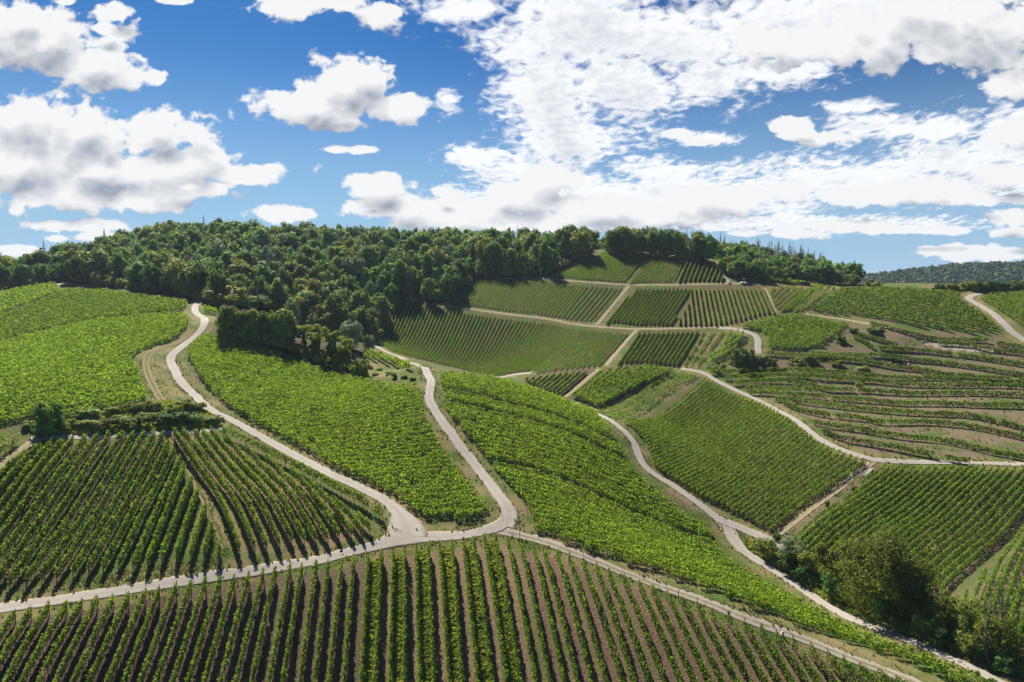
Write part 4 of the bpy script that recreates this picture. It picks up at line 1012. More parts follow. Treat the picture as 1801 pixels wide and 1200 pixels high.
vine_plot(parallel(P_U1, (1320,496), (1365,498), 2.0), "vineyard_canopy", "bright wedge of vines below the right wood", 0.5, 20, M_VINE_BRIGHT, half=0.42)
vine_plot(parallel(P_U5, (1226,646), (1310,598), 2.0), "vineyard_canopy", "small vine patch beside the dark bushes at the road bend", 0.4, 28, M_VINE, half=0.40)
vine_plot(parallel(P_U6, (345,541), (380,550), 2.0), "vineyard_canopy", "tiny vine patch right of the winding road's top", 0.4, 28, M_VINE_BRIGHT, half=0.40)
# ---------------------------------------------------------------- trees and shrubs
def crown_cloud(n, rx, ry, rz, lumps, leaf, shell=0.55, flat=0.0, lump_r=0.42, zoff=0.0, low=-0.75):
    """leaf clumps in many sub-clumps spread through an uneven crown; centre at the origin"""
    C = []; R = []
    while len(C) < lumps:
        p = rng.normal(size=3); p /= np.linalg.norm(p)
        rad = rng.uniform(0.35, 0.92)
        C.append(p * rad); R.append(rng.uniform(0.55, 1.15) * lump_r)
    C = np.array(C); R = np.array(R)
    C = C / (np.abs(C).max(1) / np.linalg.norm(C, axis=1))[:, None] ** 0.55      # fuller than an egg, foliage down to the skirt
    w = R ** 2; k = rng.choice(lumps, n, p=w / w.sum())
    d = rng.normal(size=(n, 3)); d /= np.linalg.norm(d, axis=1)[:, None]
    rad = 1 - shell * rng.random(n) ** 1.6
    q = C[k] + d * (R[k] * rad)[:, None] * (1 + rng.normal(0, 0.08, (n, 1)))
    c = q * np.array([rx, ry, rz])
    out = d * 1.0 + q * 0.7
    v = leaf_quads(c, leaf * rng.uniform(0.6, 1.35, n), 0.18, out, 0.8, 1.5)
    tone = rng.uniform(-0.2, 0.2, lumps)[k]
    return v, np.clip(rng.normal(0.42, 0.2, n) + tone, 0, 1), c

def crown_mesh(name, v, t, mat): return make_mesh(name, v, quads=quads_idx(len(t)), mats=[mat], face_attr={'tint': t})

def trunk_mesh(h, r, limbs=5, spread=2.5, start=0.45, mat=None, lean=0.04, name="trunk", sides=8, reach=0.9):
    B = Bag()
    k = np.linspace(0, 1, 7)
    bend = np.cumsum(rng.normal(0, lean * h / 7, (7, 2)), 0); bend[0] = 0
    P = np.stack([bend[:, 0], bend[:, 1], -0.6 + k * (h * reach + 0.6)], -1)
    B.tube(P, r * np.array([1.35, 1.0, 0.88, 0.74, 0.58, 0.4, 0.15]), sides)
    for i in range(limbs):
        t = start + (0.9 - start) * (i + rng.random()) / limbs
        b = np.array([np.interp(t, k, P[:, j]) for j in range(3)]); a = rng.uniform(0, 6.28); L = spread * rng.uniform(0.6, 1.1) * (1.15 - 0.6 * t)
        d = np.array([math.cos(a), math.sin(a), rng.uniform(0.45, 0.9)])
        m = b + d * L * 0.5 + (0, 0, L * 0.06); e = b + d * L + (0, 0, L * 0.25)
        B.tube([b, m, e], [r * (0.6 - 0.35 * t), r * 0.24, r * 0.07], 5)
    return B.mesh(name, mat or M_BARK)

class Kind:
    """a kind of tree: shared crown and trunk meshes of unit size class"""
    def __init__(s, key, h, w, n, leaf, lumps=26, mat=None, clear=0.03, trunk_r=0.22, tall=False, shell=0.6, lump_r=0.42):
        s.h, s.w = h, w
        ch = h * (1 - clear)
        v, t, c = crown_cloud(n, w / 2 * 0.86, w / 2 * 0.86, ch / 2 * 0.86, lumps, leaf, shell, lump_r=lump_r)
        v = v + np.array([0, 0, h * clear + ch / 2 - 0.07 * h])
        s.crown_v, s.crown_t = v, t; s.mat = mat or LEAF[key]
        s.crown = crown_mesh("crown", v, t, s.mat)
        s.trunk = trunk_mesh(h, trunk_r, spread=w * 0.38)
KINDS = {}
def kinds(key, variants, **kw): KINDS[key] = [Kind(key, **kw) for _ in range(variants)]
kinds('oak', 3, h=13, w=11, n=3000, leaf=0.85, lumps=30)
kinds('beech', 3, h=14, w=10, n=3000, leaf=0.80, lumps=34)
kinds('ash', 2, h=13, w=9, n=2600, leaf=0.80, lumps=26)
kinds('lime', 2, h=10, w=8.5, n=2500, leaf=0.70, lumps=22)
kinds('willow', 2, h=9, w=9, n=2600, leaf=0.62, lumps=24)
kinds('hedge', 3, h=4, w=5, n=1700, leaf=0.38, lumps=18, clear=0.02, trunk_r=0.12)
kinds('wild', 3, h=2.4, w=3.6, n=1100, leaf=0.34, lumps=14, clear=0.0, trunk_r=0.08)
kinds('dark', 2, h=4, w=4.6, n=1900, leaf=0.36, lumps=16, mat=LEAF['oak'], clear=0.02, trunk_r=0.14)

class Conifer:
    def __init__(s, key, h=14, w=4.2, n=1300, leaf=0.55):
        s.h, s.w = h, w
        z = rng.beta(1.0, 1.35, n); tier = np.round(z * 13) / 13 + rng.normal(0, 0.012, n); tier = np.clip(tier, 0.02, 1)
        rad = (1 - tier) ** 0.85 * w / 2 * np.sqrt(rng.uniform(0.12, 1, n)); a = rng.uniform(0, 6.28, n)
        prong = 0.72 + 0.28 * np.cos(a * 5 + tier * 40)
        c = np.stack([np.cos(a) * rad * prong, np.sin(a) * rad * prong, h * (0.10 + 0.9 * tier) - rad * 0.28], -1)
        out = np.stack([np.cos(a), np.sin(a), np.full(n, -0.2)], -1)
        v = leaf_quads(c, leaf * rng.uniform(0.6, 1.3, n) * (1.15 - 0.6 * tier), 0.2, out, 0.45)
        s.crown_v, s.crown_t = v, np.clip(rng.normal(0.45, 0.22, n), 0, 1); s.mat = LEAF[key]
        s.crown = crown_mesh("crown", v, s.crown_t, s.mat); s.trunk = trunk_mesh(h, 0.17, 0, mat=M_DEADWOOD if key == 'dead' else M_BARK, lean=0.01, reach=1.0)
KINDS['spruce'] = [Conifer('spruce') for _ in range(2)]
KINDS['dead'] = [Conifer('dead', 13, 3.6, 620, 0.55) for _ in range(2)]

N_TREES = [0]
def plant(kind, x, y, h, w, label, cat, group=None, name=None, sink=0.1, parts=True):
    """a tree or shrub as a thing: copies share the crown and trunk meshes of their kind"""
    K = KINDS[kind][int(rng.integers(len(KINDS[kind])))]
    N_TREES[0] += 1
    root = bpy.data.objects.new(name or ("shrub" if cat == "shrub" else "tree"), None); COL.objects.link(root)
    root.location = (x, y, float(height(x, y)) - (sink if cat != 'shrub' else 0.13 * h)); root.rotation_euler = (0, 0, rng.uniform(0, 6.28)); root.empty_display_size = 0.5
    root.scale = (w / K.w, w / K.w, h / K.h)
    tag(root, label, cat, group)
    link("crown", K.crown, root)
    link("trunk", K.trunk, root)
    return root

def at(u, v):
    p = plan([(u, v)])[0]; return float(p[0]), float(p[1])

def sized(kind, u, v_top, v_base, w_px, label, cat, group=None, name=None, hmul=1.0):
    """plant by bearing: foot at (u, v_base), height and width from the sighted angles"""
    x, y = at(u, v_base); z = float(height(x, y))
    _, _, d = world_to_pix(np.array([x, y, z]))
    h = max(0.8, (v_base - v_top) * d / F_PX * 1.03) * hmul; w = max(0.8, w_px * d / F_PX)
    return plant(kind, x, y, h, w, label, cat, group, name)

# --- the wood on the hill: positions at a natural spacing, nearest ones as single trees, the rest as one mass
def poisson(poly_xy, r, n_try, rmul=None):
    lo, hi = poly_xy.min(0), poly_xy.max(0); pts = []; cell = {}
    for _ in range(n_try):
        p = rng.uniform(lo, hi)
        if not in_poly(p[None], poly_xy)[0]: continue
        k = (int(p[0] // r), int(p[1] // r)); ok = True
        for i in (-1, 0, 1):
            for j in (-1, 0, 1):
                for q in cell.get((k[0] + i, k[1] + j), ()):
                    if (q[0] - p[0]) ** 2 + (q[1] - p[1]) ** 2 < r * r: ok = False
        if ok: pts.append(p); cell.setdefault(k, []).append(p)
    return np.array(pts)

foot = plan([(0,511),(55,501),(100,495),(170,499),(250,510),(335,523),(372,528),(398,536),(470,548),(520,572),(600,588),(648,604),(652,586),(684,549),(736,528),(776,531),(832,487),(900,486),(962,484),(1034,449),(1058,438)])
WOOD = np.concatenate([[(-345, 300)], foot, [(52, 352), (100, 370), (108, 400), (90, 455), (-60, 480), (-220, 480), (-345, 470)]])
pts = poisson(WOOD, 6.6, 16000)
RWOOD = np.concatenate([plan([(1262,462),(1290,482),(1345,489),(1380,487),(1450,496),(1520,500)]), [(190, 420), (205, 455), (120, 440), (108, 380)]])
rpts = poisson(RWOOD, 6.4, 6000)
def seen(x, y, h):
    """does the top of a tree here rise above the ground in front of it?"""
    z = float(height(x, y)) + h; t = np.linspace(0.15, 0.985, 60)
    return bool(np.all(height(x * t, y * t) < z * t + 0.5))
CAND = []
for p, right in [(p, False) for p in pts] + [(p, True) for p in rpts]:
    x, y = p; z = float(height(x, y)); u, v, d = world_to_pix(np.array([x, y, z]))
    r = rng.random(); edge = d < 290
    if right:
        back = u > 1330 and v < 505 and y > 390
        kind = ('dead' if r < 0.45 else 'spruce') if (back and r < 0.8) else ('dead' if r < 0.16 else 'beech' if r < 0.45 else 'ash' if r < 0.75 else 'oak')
        h = rng.uniform(8, 11.5) if kind in ('beech', 'ash', 'oak') else rng.uniform(10, 13)
    else:
        kind = 'oak' if r < 0.30 else 'beech' if r < 0.58 else 'ash' if r < 0.84 else 'lime' if r < 0.92 else 'willow' if r < 0.97 else 'dead'
        if 580 < u < 640 and 440 < v < 500 and r < 0.4: kind = 'dead'
        h = rng.uniform(8.5, 17.0)
    w = h * rng.uniform(0.55, 0.95) if kind not in ('dead', 'spruce') else h * 0.32
    if not (-60 < u < 1860) or not seen(x, y, h): continue
    CAND.append((h / d, kind, x, y, h, w, right))
CAND.sort(key=lambda c: -c[0])
WOOD_LABEL = {
 'oak': "dark green round-crowned tree in the wood on the hill", 'beech': "dense mid-green tree with a domed crown in the wood on the hill",
 'ash': "lighter olive-green tree in the wood on the hill", 'willow': "greyish-green tree in the wood on the hill", 'lime': "yellow-green tree standing out in the wood on the hill", 'dead': "bare brownish dying conifer among the trees of the wood on the hill", 'spruce': "dark conifer in the hill wood"}
R_LABEL = {
 'oak': "dark round tree in the smaller wood behind the right vine plots", 'beech': "mid-green tree in the smaller wood behind the right vine plots", 'ash': "pale olive tree in the smaller wood behind the right vine plots",
 'dead': "grey-brown dying spruce on the ridge of the smaller right wood", 'spruce': "dark pointed spruce on the ridge of the smaller right wood"}
N_SINGLE = 262
rest = []
for i, (sz, kind, x, y, h, w, right) in enumerate(CAND):
    if i < N_SINGLE:
        plant(kind, x, y, h, w, (R_LABEL if right else WOOD_LABEL)[kind], "tree", ("trees of the right wood, " if right else "trees of the hill wood, ") + kind, name="conifer" if kind in ('dead', 'spruce') else "broadleaf_tree")
    else: rest.append((kind, x, y, h, w))
def mass(name, label, items, thin=0.45, grow=1.35, tone=0.0, mat=None):
    V = {}; T = {}
    for kind, x, y, h, w in items:
        K = KINDS[kind][int(rng.integers(len(KINDS[kind])))]
        m = len(K.crown_t); k = rng.random(m) < thin
        v = K.crown_v.reshape(-1, 4, 3)[k]; c = v.mean(1, keepdims=True); v = c + (v - c) * grow
        a = rng.uniform(0, 6.28); ca, sa = math.cos(a), math.sin(a)
        q = np.stack([(v[..., 0] * ca - v[..., 1] * sa) * w / K.w, (v[..., 0] * sa + v[..., 1] * ca) * w / K.w, v[..., 2] * h / K.h], -1)
        q += np.array([x, y, float(height(x, y)) - 0.1])
        V.setdefault(kind, []).append(q.reshape(-1, 3)); T.setdefault(kind, []).append(np.clip(K.crown_t[k] + rng.uniform(-0.22, 0.22) + tone, 0, 1))
    keys = list(V); mats = [mat or KINDS[k][0].mat for k in keys]
    vv = np.concatenate([np.concatenate(V[k]) for k in keys]); tt = np.concatenate([np.concatenate(T[k]) for k in keys])
    me = make_mesh(name, vv, quads=quads_idx(len(tt)), mats=mats, face_attr={'tint': tt})
    me.polygons.foreach_set('material_index', np.concatenate([np.full(sum(len(t) for t in T[k]), i, np.int32) for i, k in enumerate(keys)]))
    return tag(link(name, me), label, "forest", kind='stuff')
print("wood: %d single, %d in the mass" % (min(N_SINGLE, len(CAND)), len(rest)))
mass("forest", "closed canopy of the wood running back over the hill", rest)
fl = resample(foot, 4.2)
for p in fl:
    q = p + rng.normal(0, 0.9, 2) + np.array([rng.uniform(-1, 1), rng.uniform(0.5, 3.0)])
    hh = rng.uniform(3.0, 5.8)
    plant(['hedge', 'dark', 'hedge', 'wild'][int(rng.integers(4))], q[0], q[1], hh, hh * rng.uniform(1.0, 1.5), "bushy shrub at the edge of the hill wood", "shrub", "shrubs along the edge of the hill wood", name="bush")
# far wooded ridge on the right, and far woods on the left
far = []
for _ in range(2400):
    a = math.radians(rng.uniform(22, 44)); r = rng.uniform(930, 1400); x, y = math.sin(a) * r, math.cos(a) * r
    kk = rng.choice(['oak', 'oak', 'beech']); far.append((kk, x, y, rng.uniform(11, 16), rng.uniform(11, 15)))
mass("distant_forest", "long wooded ridge far away on the right", far, thin=0.09, grow=2.6, tone=-0.1, mat=LEAF['spruce'])

# --- trees and shrubs one can point at
S = sized
S('lime', 393, 498, 538, 70, "broad tree with a yellowish crown at the top end of the winding road", "tree", name="broadleaf_tree")
S('oak', 466, 508, 546, 60, "broad dark green tree behind the tree belt, right of the yellowish one", "tree", name="broadleaf_tree")
belt = [('ash',399,532,588,40),('lime',417,538,592,30),('ash',433,543,594,36),('ash',449,537,597,28),('beech',463,543,601,34),('lime',479,541,604,30),('ash',495,537,608,46),('beech',512,557,610,28)]
for k, (kk, u, a, b, w) in enumerate(belt):
    l = "tall dark tree in the close belt along the upper edge of the bright vine slope"
    if k == 0: l = "leftmost tree of the dark belt, standing closest to the winding road"
    if k == 6: l = "feathery olive tree with a broad top near the right end of the dark belt"
    S(kk, u, a, b, w, l, "tree", "trees of the dark belt", name="broadleaf_tree")
for k, u in enumerate(range(392, 505, 9)):
    vb = np.interp(u, [392, 505], [590, 614]); S(['wild', 'hedge'][k % 2], u, vb - rng.uniform(14, 26), vb, rng.uniform(20, 28), "bush in the undergrowth at the foot of the dark tree belt", "shrub", "undergrowth of the dark belt", name="bush")
S('willow', 514, 522, 582, 34, "slim grey-green tree rising behind the right end of the dark belt", "tree", name="broadleaf_tree")
S('lime', 557, 530, 577, 34, "bright yellow-green tree at the edge of the wood above the small field", "tree", name="broadleaf_tree")
S('willow', 548, 551, 582, 28, "small silvery tree beside the bright yellow-green one", "tree", name="broadleaf_tree")
S('beech', 581, 543, 588, 44, "round green tree between the silvery tree and the grey-green one", "tree", name="broadleaf_tree")
S('willow', 618, 560, 614, 50, "large grey-green tree at the wood's foot by the valley road", "tree", name="broadleaf_tree")
S('willow', 648, 587, 616, 24, "small grey-green tree just above the valley road's end", "tree", name="broadleaf_tree")
S('lime', 174, 474, 505, 26, "lone round tree on the crest of the left vine hill", "tree", name="broadleaf_tree")
S('lime', 410, 552, 560, 18, "low pale bush at the roadside left of the dark belt", "shrub", name="bush")
def ivy_tree(u, v_top, v_base, w_px, label, seed):
    w_px *= rng.uniform(1.2, 1.7); v_top += rng.uniform(-5, 7)
    """slender trunk wrapped in ivy with a flat spreading top"""
    x, y = at(u, v_base); z = float(height(x, y)); _, _, d = world_to_pix(np.array([x, y, z]))
    h = (v_base - v_top) * d / F_PX; w = w_px * d / F_PX
    root = bpy.data.objects.new("ivy_clad_tree", None); COL.objects.link(root); root.location = (x, y, z - 0.1); root.empty_display_size = 0.5
    tag(root, label, "tree", "ivy-clad trees below the belt")
    link("trunk", trunk_mesh(h, 0.16, 5, w * 0.4, 0.6), root)
    n = 900; t = rng.beta(1.1, 1.0, n); a = rng.uniform(0, 6.28, n); r = (0.75 + 0.25 * np.sin(t * 9 + seed)) * (1 - 0.45 * t) * rng.uniform(0.5, 1, n) * 0.95
    c = np.stack([np.cos(a) * r, np.sin(a) * r, t * h * 0.82], -1)
    v = leaf_quads(c, 0.42 * rng.uniform(0.7, 1.3, n), 0.1, np.stack([np.cos(a), np.sin(a), 0 * a], -1))
    link("ivy", crown_mesh("ivy", v, np.clip(rng.normal(0.4, 0.2, n), 0, 1), LEAF['ivy']), root)
    v, tt, c = crown_cloud(1100, w / 2, w / 2, h * rng.uniform(0.15, 0.24), 12, 0.45, 0.8, lump_r=0.4)
    link("crown", crown_mesh("crown", v + np.array([rng.uniform(-.5, .5), 0, h * 0.82]), tt, LEAF['wild']), root)
ivy = [(535,572,612,30),(552,580,622,18),(560,578,631,26),(581,586,632,30),(589,583,640,20),(609,590,643,26)]
for k, (u, a, b, w) in enumerate(ivy):
    ivy_tree(u, a, b, w, "slender ivy-clad tree with a flat leafy top in the row below the dark belt" if k else "first ivy-clad tree next to the right end of the dark belt", k)
for k, (kk, u, a, b, w) in enumerate([('hedge',640,626,663,24),('dark',634,624,662,28),('wild',620,632,658,30),('hedge',600,628,652,30),('hedge',580,626,645,28),('wild',562,618,637,28),('hedge',540,606,629,28),('hedge',520,596,621,28),('hedge',500,594,612,26),('dark',548,600,622,24),('hedge',572,604,632,26),('lime',596,606,640,24),('hedge',616,612,648,26),('wild',585,600,628,30),('wild',606,606,634,28)]):
    S(kk, u, a, b, w, "bush in the dark thicket at the upper edge of the bright vine slope" if k else "dark rounded bush at the right tip of the thicket above the bright vine slope", "shrub", "bushes of the thicket under the ivy-clad trees", name="bush")
S('dark', 694, 652, 664, 14, "single dark bush on the weedy bank near the top of the straight lane", "shrub", name="bush")
for (u, v, w) in [(650,648,16),(668,652,14),(684,658,16),(710,664,16),(725,668,14),(660,660,16),(700,650,12)]:
    S('wild', u, v - 6, v, w, "low weedy shrub on the bank by the top of the straight lane", "shrub", "weedy shrubs on the bank", name="bush")
# mound with hedge left of the winding road
S('dark', 91, 702, 764, 54, "tall dark pyramidal tree at the left end of the hedge mound", "tree", name="broadleaf_tree")
S('hedge', 268, 698, 731, 34, "dark bush on top of the hedge mound", "shrub", name="bush")
S('hedge', 309, 704, 738, 34, "dark bush on the hedge mound close to the winding road", "shrub", name="bush")
S('hedge', 331, 695, 722, 24, "reddish brown-green bush at the roadside above the hedge mound", "shrub", name="bush")
for (u, b, h, w, kk) in [(120,768,26,44,'hedge'),(150,766,20,40,'wild'),(180,766,26,44,'hedge'),(208,764,30,46,'hedge'),(236,764,34,48,'hedge'),(262,762,36,50,'hedge'),(290,760,36,50,'dark'),(316,758,34,46,'dark'),(342,757,28,46,'dark'),(366,756,20,44,'hedge'),(385,755,13,30,'hedge'),(160,745,16,40,'wild'),(200,742,18,40,'wild'),(238,738,22,38,'hedge'),(275,742,24,40,'hedge'),(320,735,22,36,'hedge'),(345,738,20,34,'wild'),(60,765,18,36,'wild'),(135,750,16,34,'wild')]:
    S(kk, u, b - 15 - h * (0.72 if b > 750 else 1.0), b - 15, w, "shrub in the thick hedge on the mound left of the winding road", "shrub", "shrubs of the hedge mound", name="bush")
# clump above the far vine slope
for k, (kk, u, a, b, w) in enumerate([('oak',1078,398,446,40),('ash',1100,394,447,36),('oak',1125,398,448,40),('beech',1150,396,450,38),('oak',1174,393,452,46),('oak',1190,404,454,34),('beech',1224,410,458,42),('oak',1243,405,460,40)]):
    S(kk, u, a, b, w, "round dark tree in the clump on the skyline above the top vine plots" if k not in (4, 7) else ("highest tree of the skyline clump above the top vine plots" if k == 4 else "right end tree of the skyline clump, beside the dead spruces"), "tree", "trees of the skyline clump", name="broadleaf_tree")
S('lime', 1194, 430, 455, 12, "slim pale yellow-green tree in front of the skyline clump", "tree", name="broadleaf_tree")
for k, (u, a, b) in enumerate([(1207,402,452),(1216,404,452),(1266,410,458),(1273,416,460),(1284,424,462)]):
    S('dead', u, a, b, 12, "bare dead spruce standing beside the skyline clump", "tree", "dead spruces by the skyline clump", name="conifer")
for k, (u, a, b, w, kk) in enumerate([(1276,448,478,34,'lime'),(1292,456,486,34,'ash'),(1312,452,486,38,'oak'),(1330,456,489,34,'oak'),(1365,466,492,30,'ash'),(1395,462,495,40,'beech'),(1420,464,497,38,'ash'),(1448,458,499,44,'beech'),(1475,474,500,34,'willow'),(1500,480,502,30,'ash')]):
    S(kk, u, a, b, w, "bushy tree along the front edge of the smaller right wood" if k else "yellow-green bushy tree at the corner of the top right plot", "tree", "front trees of the right wood", name="broadleaf_tree")
for u in (1110, 1130, 1150, 1165, 1205):
    S('hedge', u, 443, 452, 22, "low bush at the foot of the skyline clump", "shrub", "low bushes under the skyline clump", name="bush")
# hedge beyond the upper right plot
for k, (u, a, b, w, kk) in enumerate([(1652,497,508,26,'dark'),(1672,496,509,28,'hedge'),(1695,492,510,26,'hedge'),(1712,490,511,24,'lime'),(1726,488,512,26,'dark'),(1742,486,512,28,'oak'),(1760,492,512,26,'dark'),(1780,487,512,34,'oak'),(1798,489,512,30,'oak'),(1815,490,512,30,'oak')]):
    S(kk, u, a, b, w, "bushy tree in the hedge on the crest right of the curving road's end" if k < 9 else "last bushy tree of the crest hedge at the picture's right edge", "shrub", "bushes of the crest hedge", name="bush")
S('lime', 1529, 487, 504, 13, "slim yellow-green bush at the end of the smaller right wood", "shrub", name="bush")
S('hedge', 1544, 493, 505, 24, "round olive bush behind the upper right plot", "shrub", name="bush")
# bushes by the road bend and on the terraces
for k, (u, a, b, w) in enumerate([(1295,604,645,38),(1318,606,644,30),(1338,618,643,30),(1356,626,643,24)]):
    S('dark', u, a, b, w, "dark round bush in the group below the small road bend" if k else "largest dark bush below the small road bend, left end of its group", "shrub", "dark bushes below the road bend", name="bush")
for (u, a, b, w, kk, l) in [(1480,588,604,20,'dark',"dark bush at the right corner of the three-cornered plot"),(1500,573,586,18,'dark',"dark bush above the right corner of the three-cornered plot"),(1400,628,641,30,'hedge',"olive bush on the upper terraces"),(1428,622,638,34,'dark',"spreading dark bush on the upper terraces beside the olive one"),
  (1567,624,634,14,'dark',"left one of two small round bushes on a terrace"),(1578,626,637,15,'dark',"right one of two small round bushes on a terrace"),(1512,668,682,17,'hedge',"round olive bush between two terrace rows"),(1520,642,653,26,'wild',"bright green bush sitting on a terrace row"),
  (1470,632,644,26,'wild',"flat green bush left of the bright one on the terraces"),(1538,572,584,30,'lime',"yellow-green patch of young leaves below the upper right plot"),(1258,640,652,18,'wild',"leafy shrub at the left end of the terraces"),(1273,636,650,16,'wild',"leafy shrub in front of the dark bushes, left of the terraces"),
  (1502,827+25,862,13,'wild',"small round bush in the lower part of the earth track"),(1364,936,947,18,'dark',"low dark bush at the foot of the earth track"),(1455,878,890,10,'wild',"tiny bush halfway along the earth track"),(725,866,882,12,'wild',"shadow")][:-1]:
    S(kk, u, a, b, w, l, "shrub", name="bush")
# the big tree and the thicket in the lower right corner
def big_tree():
    x, y = at(1546, 1074); z = float(height(x, y)); _, _, d = world_to_pix(np.array([x, y, z])); m = d / F_PX
    root = bpy.data.objects.new("big_tree", None); COL.objects.link(root); root.location = (x, y, z - 0.1)
    tag(root, "huge dense dark tree beside the valley road in the lower right", "tree")
    h = 146 * m
    link("trunk", trunk_mesh(h, 0.45, 9, 5.5, 0.25, lean=0.03, sides=10), root)
    v, t, c = crown_cloud(15000, 84 * m, 70 * m, 74 * m, 85, 0.36, 0.6, lump_r=0.30, low=-0.6)
    link("crown", crown_mesh("crown", v + np.array([0, 0, 72 * m]), t, LEAF['big']), root)
    n = 2600; k = rng.integers(0, 7, n); ax = (rng.uniform(-62, 62, 7) * m)[k]; ay = (rng.uniform(-52, -30, 7) * m)[k]
    c = np.stack([ax + rng.normal(0, 0.6, n), ay + rng.normal(0, 0.5, n), rng.uniform(0, 70, n) * m], -1)
    link("ivy", crown_mesh("ivy", leaf_quads(c, 0.34 * rng.uniform(0.7, 1.3, n), 0.1), np.clip(rng.normal(0.4, 0.2, n), 0, 1), LEAF['ivy']), root)
LEAF['big'] = leaf_mat("big_tree_leaves", (0.065, 0.098, 0.018), (0.18, 0.22, 0.04), (0.27, 0.33, 0.035), 0.42, var=0.02)
big_tree()
def fine_bush(u, v_top, v_base, w_px, mat, label, name="bush", lumps=26, dens=1.0, leaf=0.30, cat="shrub", group=None):
    x, y = at(u, v_base); z = float(height(x, y)); _, _, d = world_to_pix(np.array([x, y, z])); m = d / F_PX
    h, w = (v_base - v_top) * m, w_px * m
    root = bpy.data.objects.new(name, None); COL.objects.link(root); root.location = (x, y, z - 0.1)
    tag(root, label, cat, group)
    link("trunk", trunk_mesh(h, 0.05 + 0.018 * h, 5, w * 0.35, 0.25), root)
    v, t, c = crown_cloud(int(dens * 60 * w * h) + 250, w / 2 * .9, w / 2 * .9, h * 0.46, lumps, leaf, 0.6, lump_r=0.36)
    link("crown", crown_mesh("crown", v + np.array([0, 0, h * 0.52]), t, mat), root)
fine_bush(1350, 946, 980, 44, LEAF['hedge'], "rounded bush where the short road branch ends")
fine_bush(1392, 944, 990, 56, LEAF['willow'], "grey-green bush between the short road branch and the big tree")
fine_bush(1382, 965, 1005, 40, LEAF['ivy'], "dark ivy hump below the grey-green bush")
fine_bush(1420, 968, 1014, 38, LEAF['lime'], "bush draped in yellow-green creeper left of the big tree")
fine_bush(1408, 992, 1020, 34, LEAF['ivy'], "low creeper-covered hump beside the yellow-green draped bush")
fine_bush(1460, 1008, 1052, 34, LEAF['ivy'], "dark upright bush close to the left side of the big tree")
fine_bush(1462, 958, 1020, 56, LEAF['big'], "leafy young tree leaning against the left of the big tree", name="broadleaf_tree", cat="tree")
fine_bush(1618, 1066, 1112, 34, LEAF['lime'], "light green bush right of the big tree's foot")
fine_bush(1660, 1042, 1118, 70, LEAF['big'], "wide olive bush right of the light green one", dens=1.1)
fine_bush(1706, 1046, 1130, 66, LEAF['hedge'], "tall bush in front of the steep rows, left of the dead trees", dens=1.0)
fine_bush(1640, 1086, 1132, 50, LEAF['ivy'], "dark bush at the roadside below the wide olive bush")
fine_bush(1700, 1100, 1150, 50, LEAF['hedge'], "rounded bush at the feet of the dead trees")
fine_bush(1756, 1076, 1160, 64, LEAF['big'], "sparse olive bush behind the dead trees", dens=0.55)
fine_bush(1790, 1120, 1178, 60, LEAF['hedge'], "bush in the very corner at the bottom right")
fine_bush(1765, 1150, 1185, 44, LEAF['ivy'], "low dark bush at the roadside in the bottom right corner")
fine_bush(1610, 1020, 1082, 46, LEAF['big'], "leafy bough-like bush hanging out of the big tree's right side")
for k in range(34):
    u = rng.uniform(1330, 1640); v0 = np.interp(u, [1330,1400,1450,1500,1600,1640], [965,1008,1036,1066,1104,1122])
    S('wild', u, v0 - 12, v0, rng.uniform(16, 30), "weedy shrub in the green verge between the valley road and the big tree", "shrub", "weedy shrubs of the valley verge", name="bush")
def dead_tree(u, v_top, v_base, label, lean):
    x, y = at(u, v_base); z = float(height(x, y)); _, _, d = world_to_pix(np.array([x, y, z])); h = (v_base - v_top) * d / F_PX
    B = Bag(); k = np.linspace(0, 1, 8)
    P = np.stack([lean * k * h + 0.28 * np.sin(k * 6 + u), 0.2 * np.sin(k * 5), -0.4 + k * (h + 0.4)], -1)
    B.tube(P, 0.21 * np.array([1.3, 1.05, 0.95, 0.85, 0.72, 0.55, 0.35, 0.1]), 8)
    C = Bag()
    for i in range(15):
        t = rng.uniform(0.45, 0.98); b = np.array([np.interp(t, k, P[:, j]) for j in range(3)]); a = rng.uniform(0, 6.28); L = rng.uniform(0.4, 1.5)
        e = b + np.array([math.cos(a) * L, math.sin(a) * L, L * rng.uniform(0.2, 0.9)]); mid = (b + e) / 2 + rng.normal(0, 0.1, 3)
        C.tube([b, mid, e], [0.09, 0.055, 0.015], 5)
        f = mid + rng.normal(0, 0.5, 3) + (0, 0, 0.4); C.tube([mid, f], [0.04, 0.012], 4)
    root = bpy.data.objects.new("dead_tree", None); COL.objects.link(root); root.location = (x, y, z); tag(root, label, "tree")
    link("trunk", B.mesh("trunk", M_DEADWOOD), root); link("limbs", C.mesh("limbs", M_DEADWOOD), root)
dead_tree(1736, 1052, 1166, "leafless dead tree in the lower right corner, the left of two", -0.03)
dead_tree(1752, 1032, 1164, "leafless forked dead tree in the lower right corner, the right of two", 0.05)
print("trees and shrubs:", N_TREES[0])
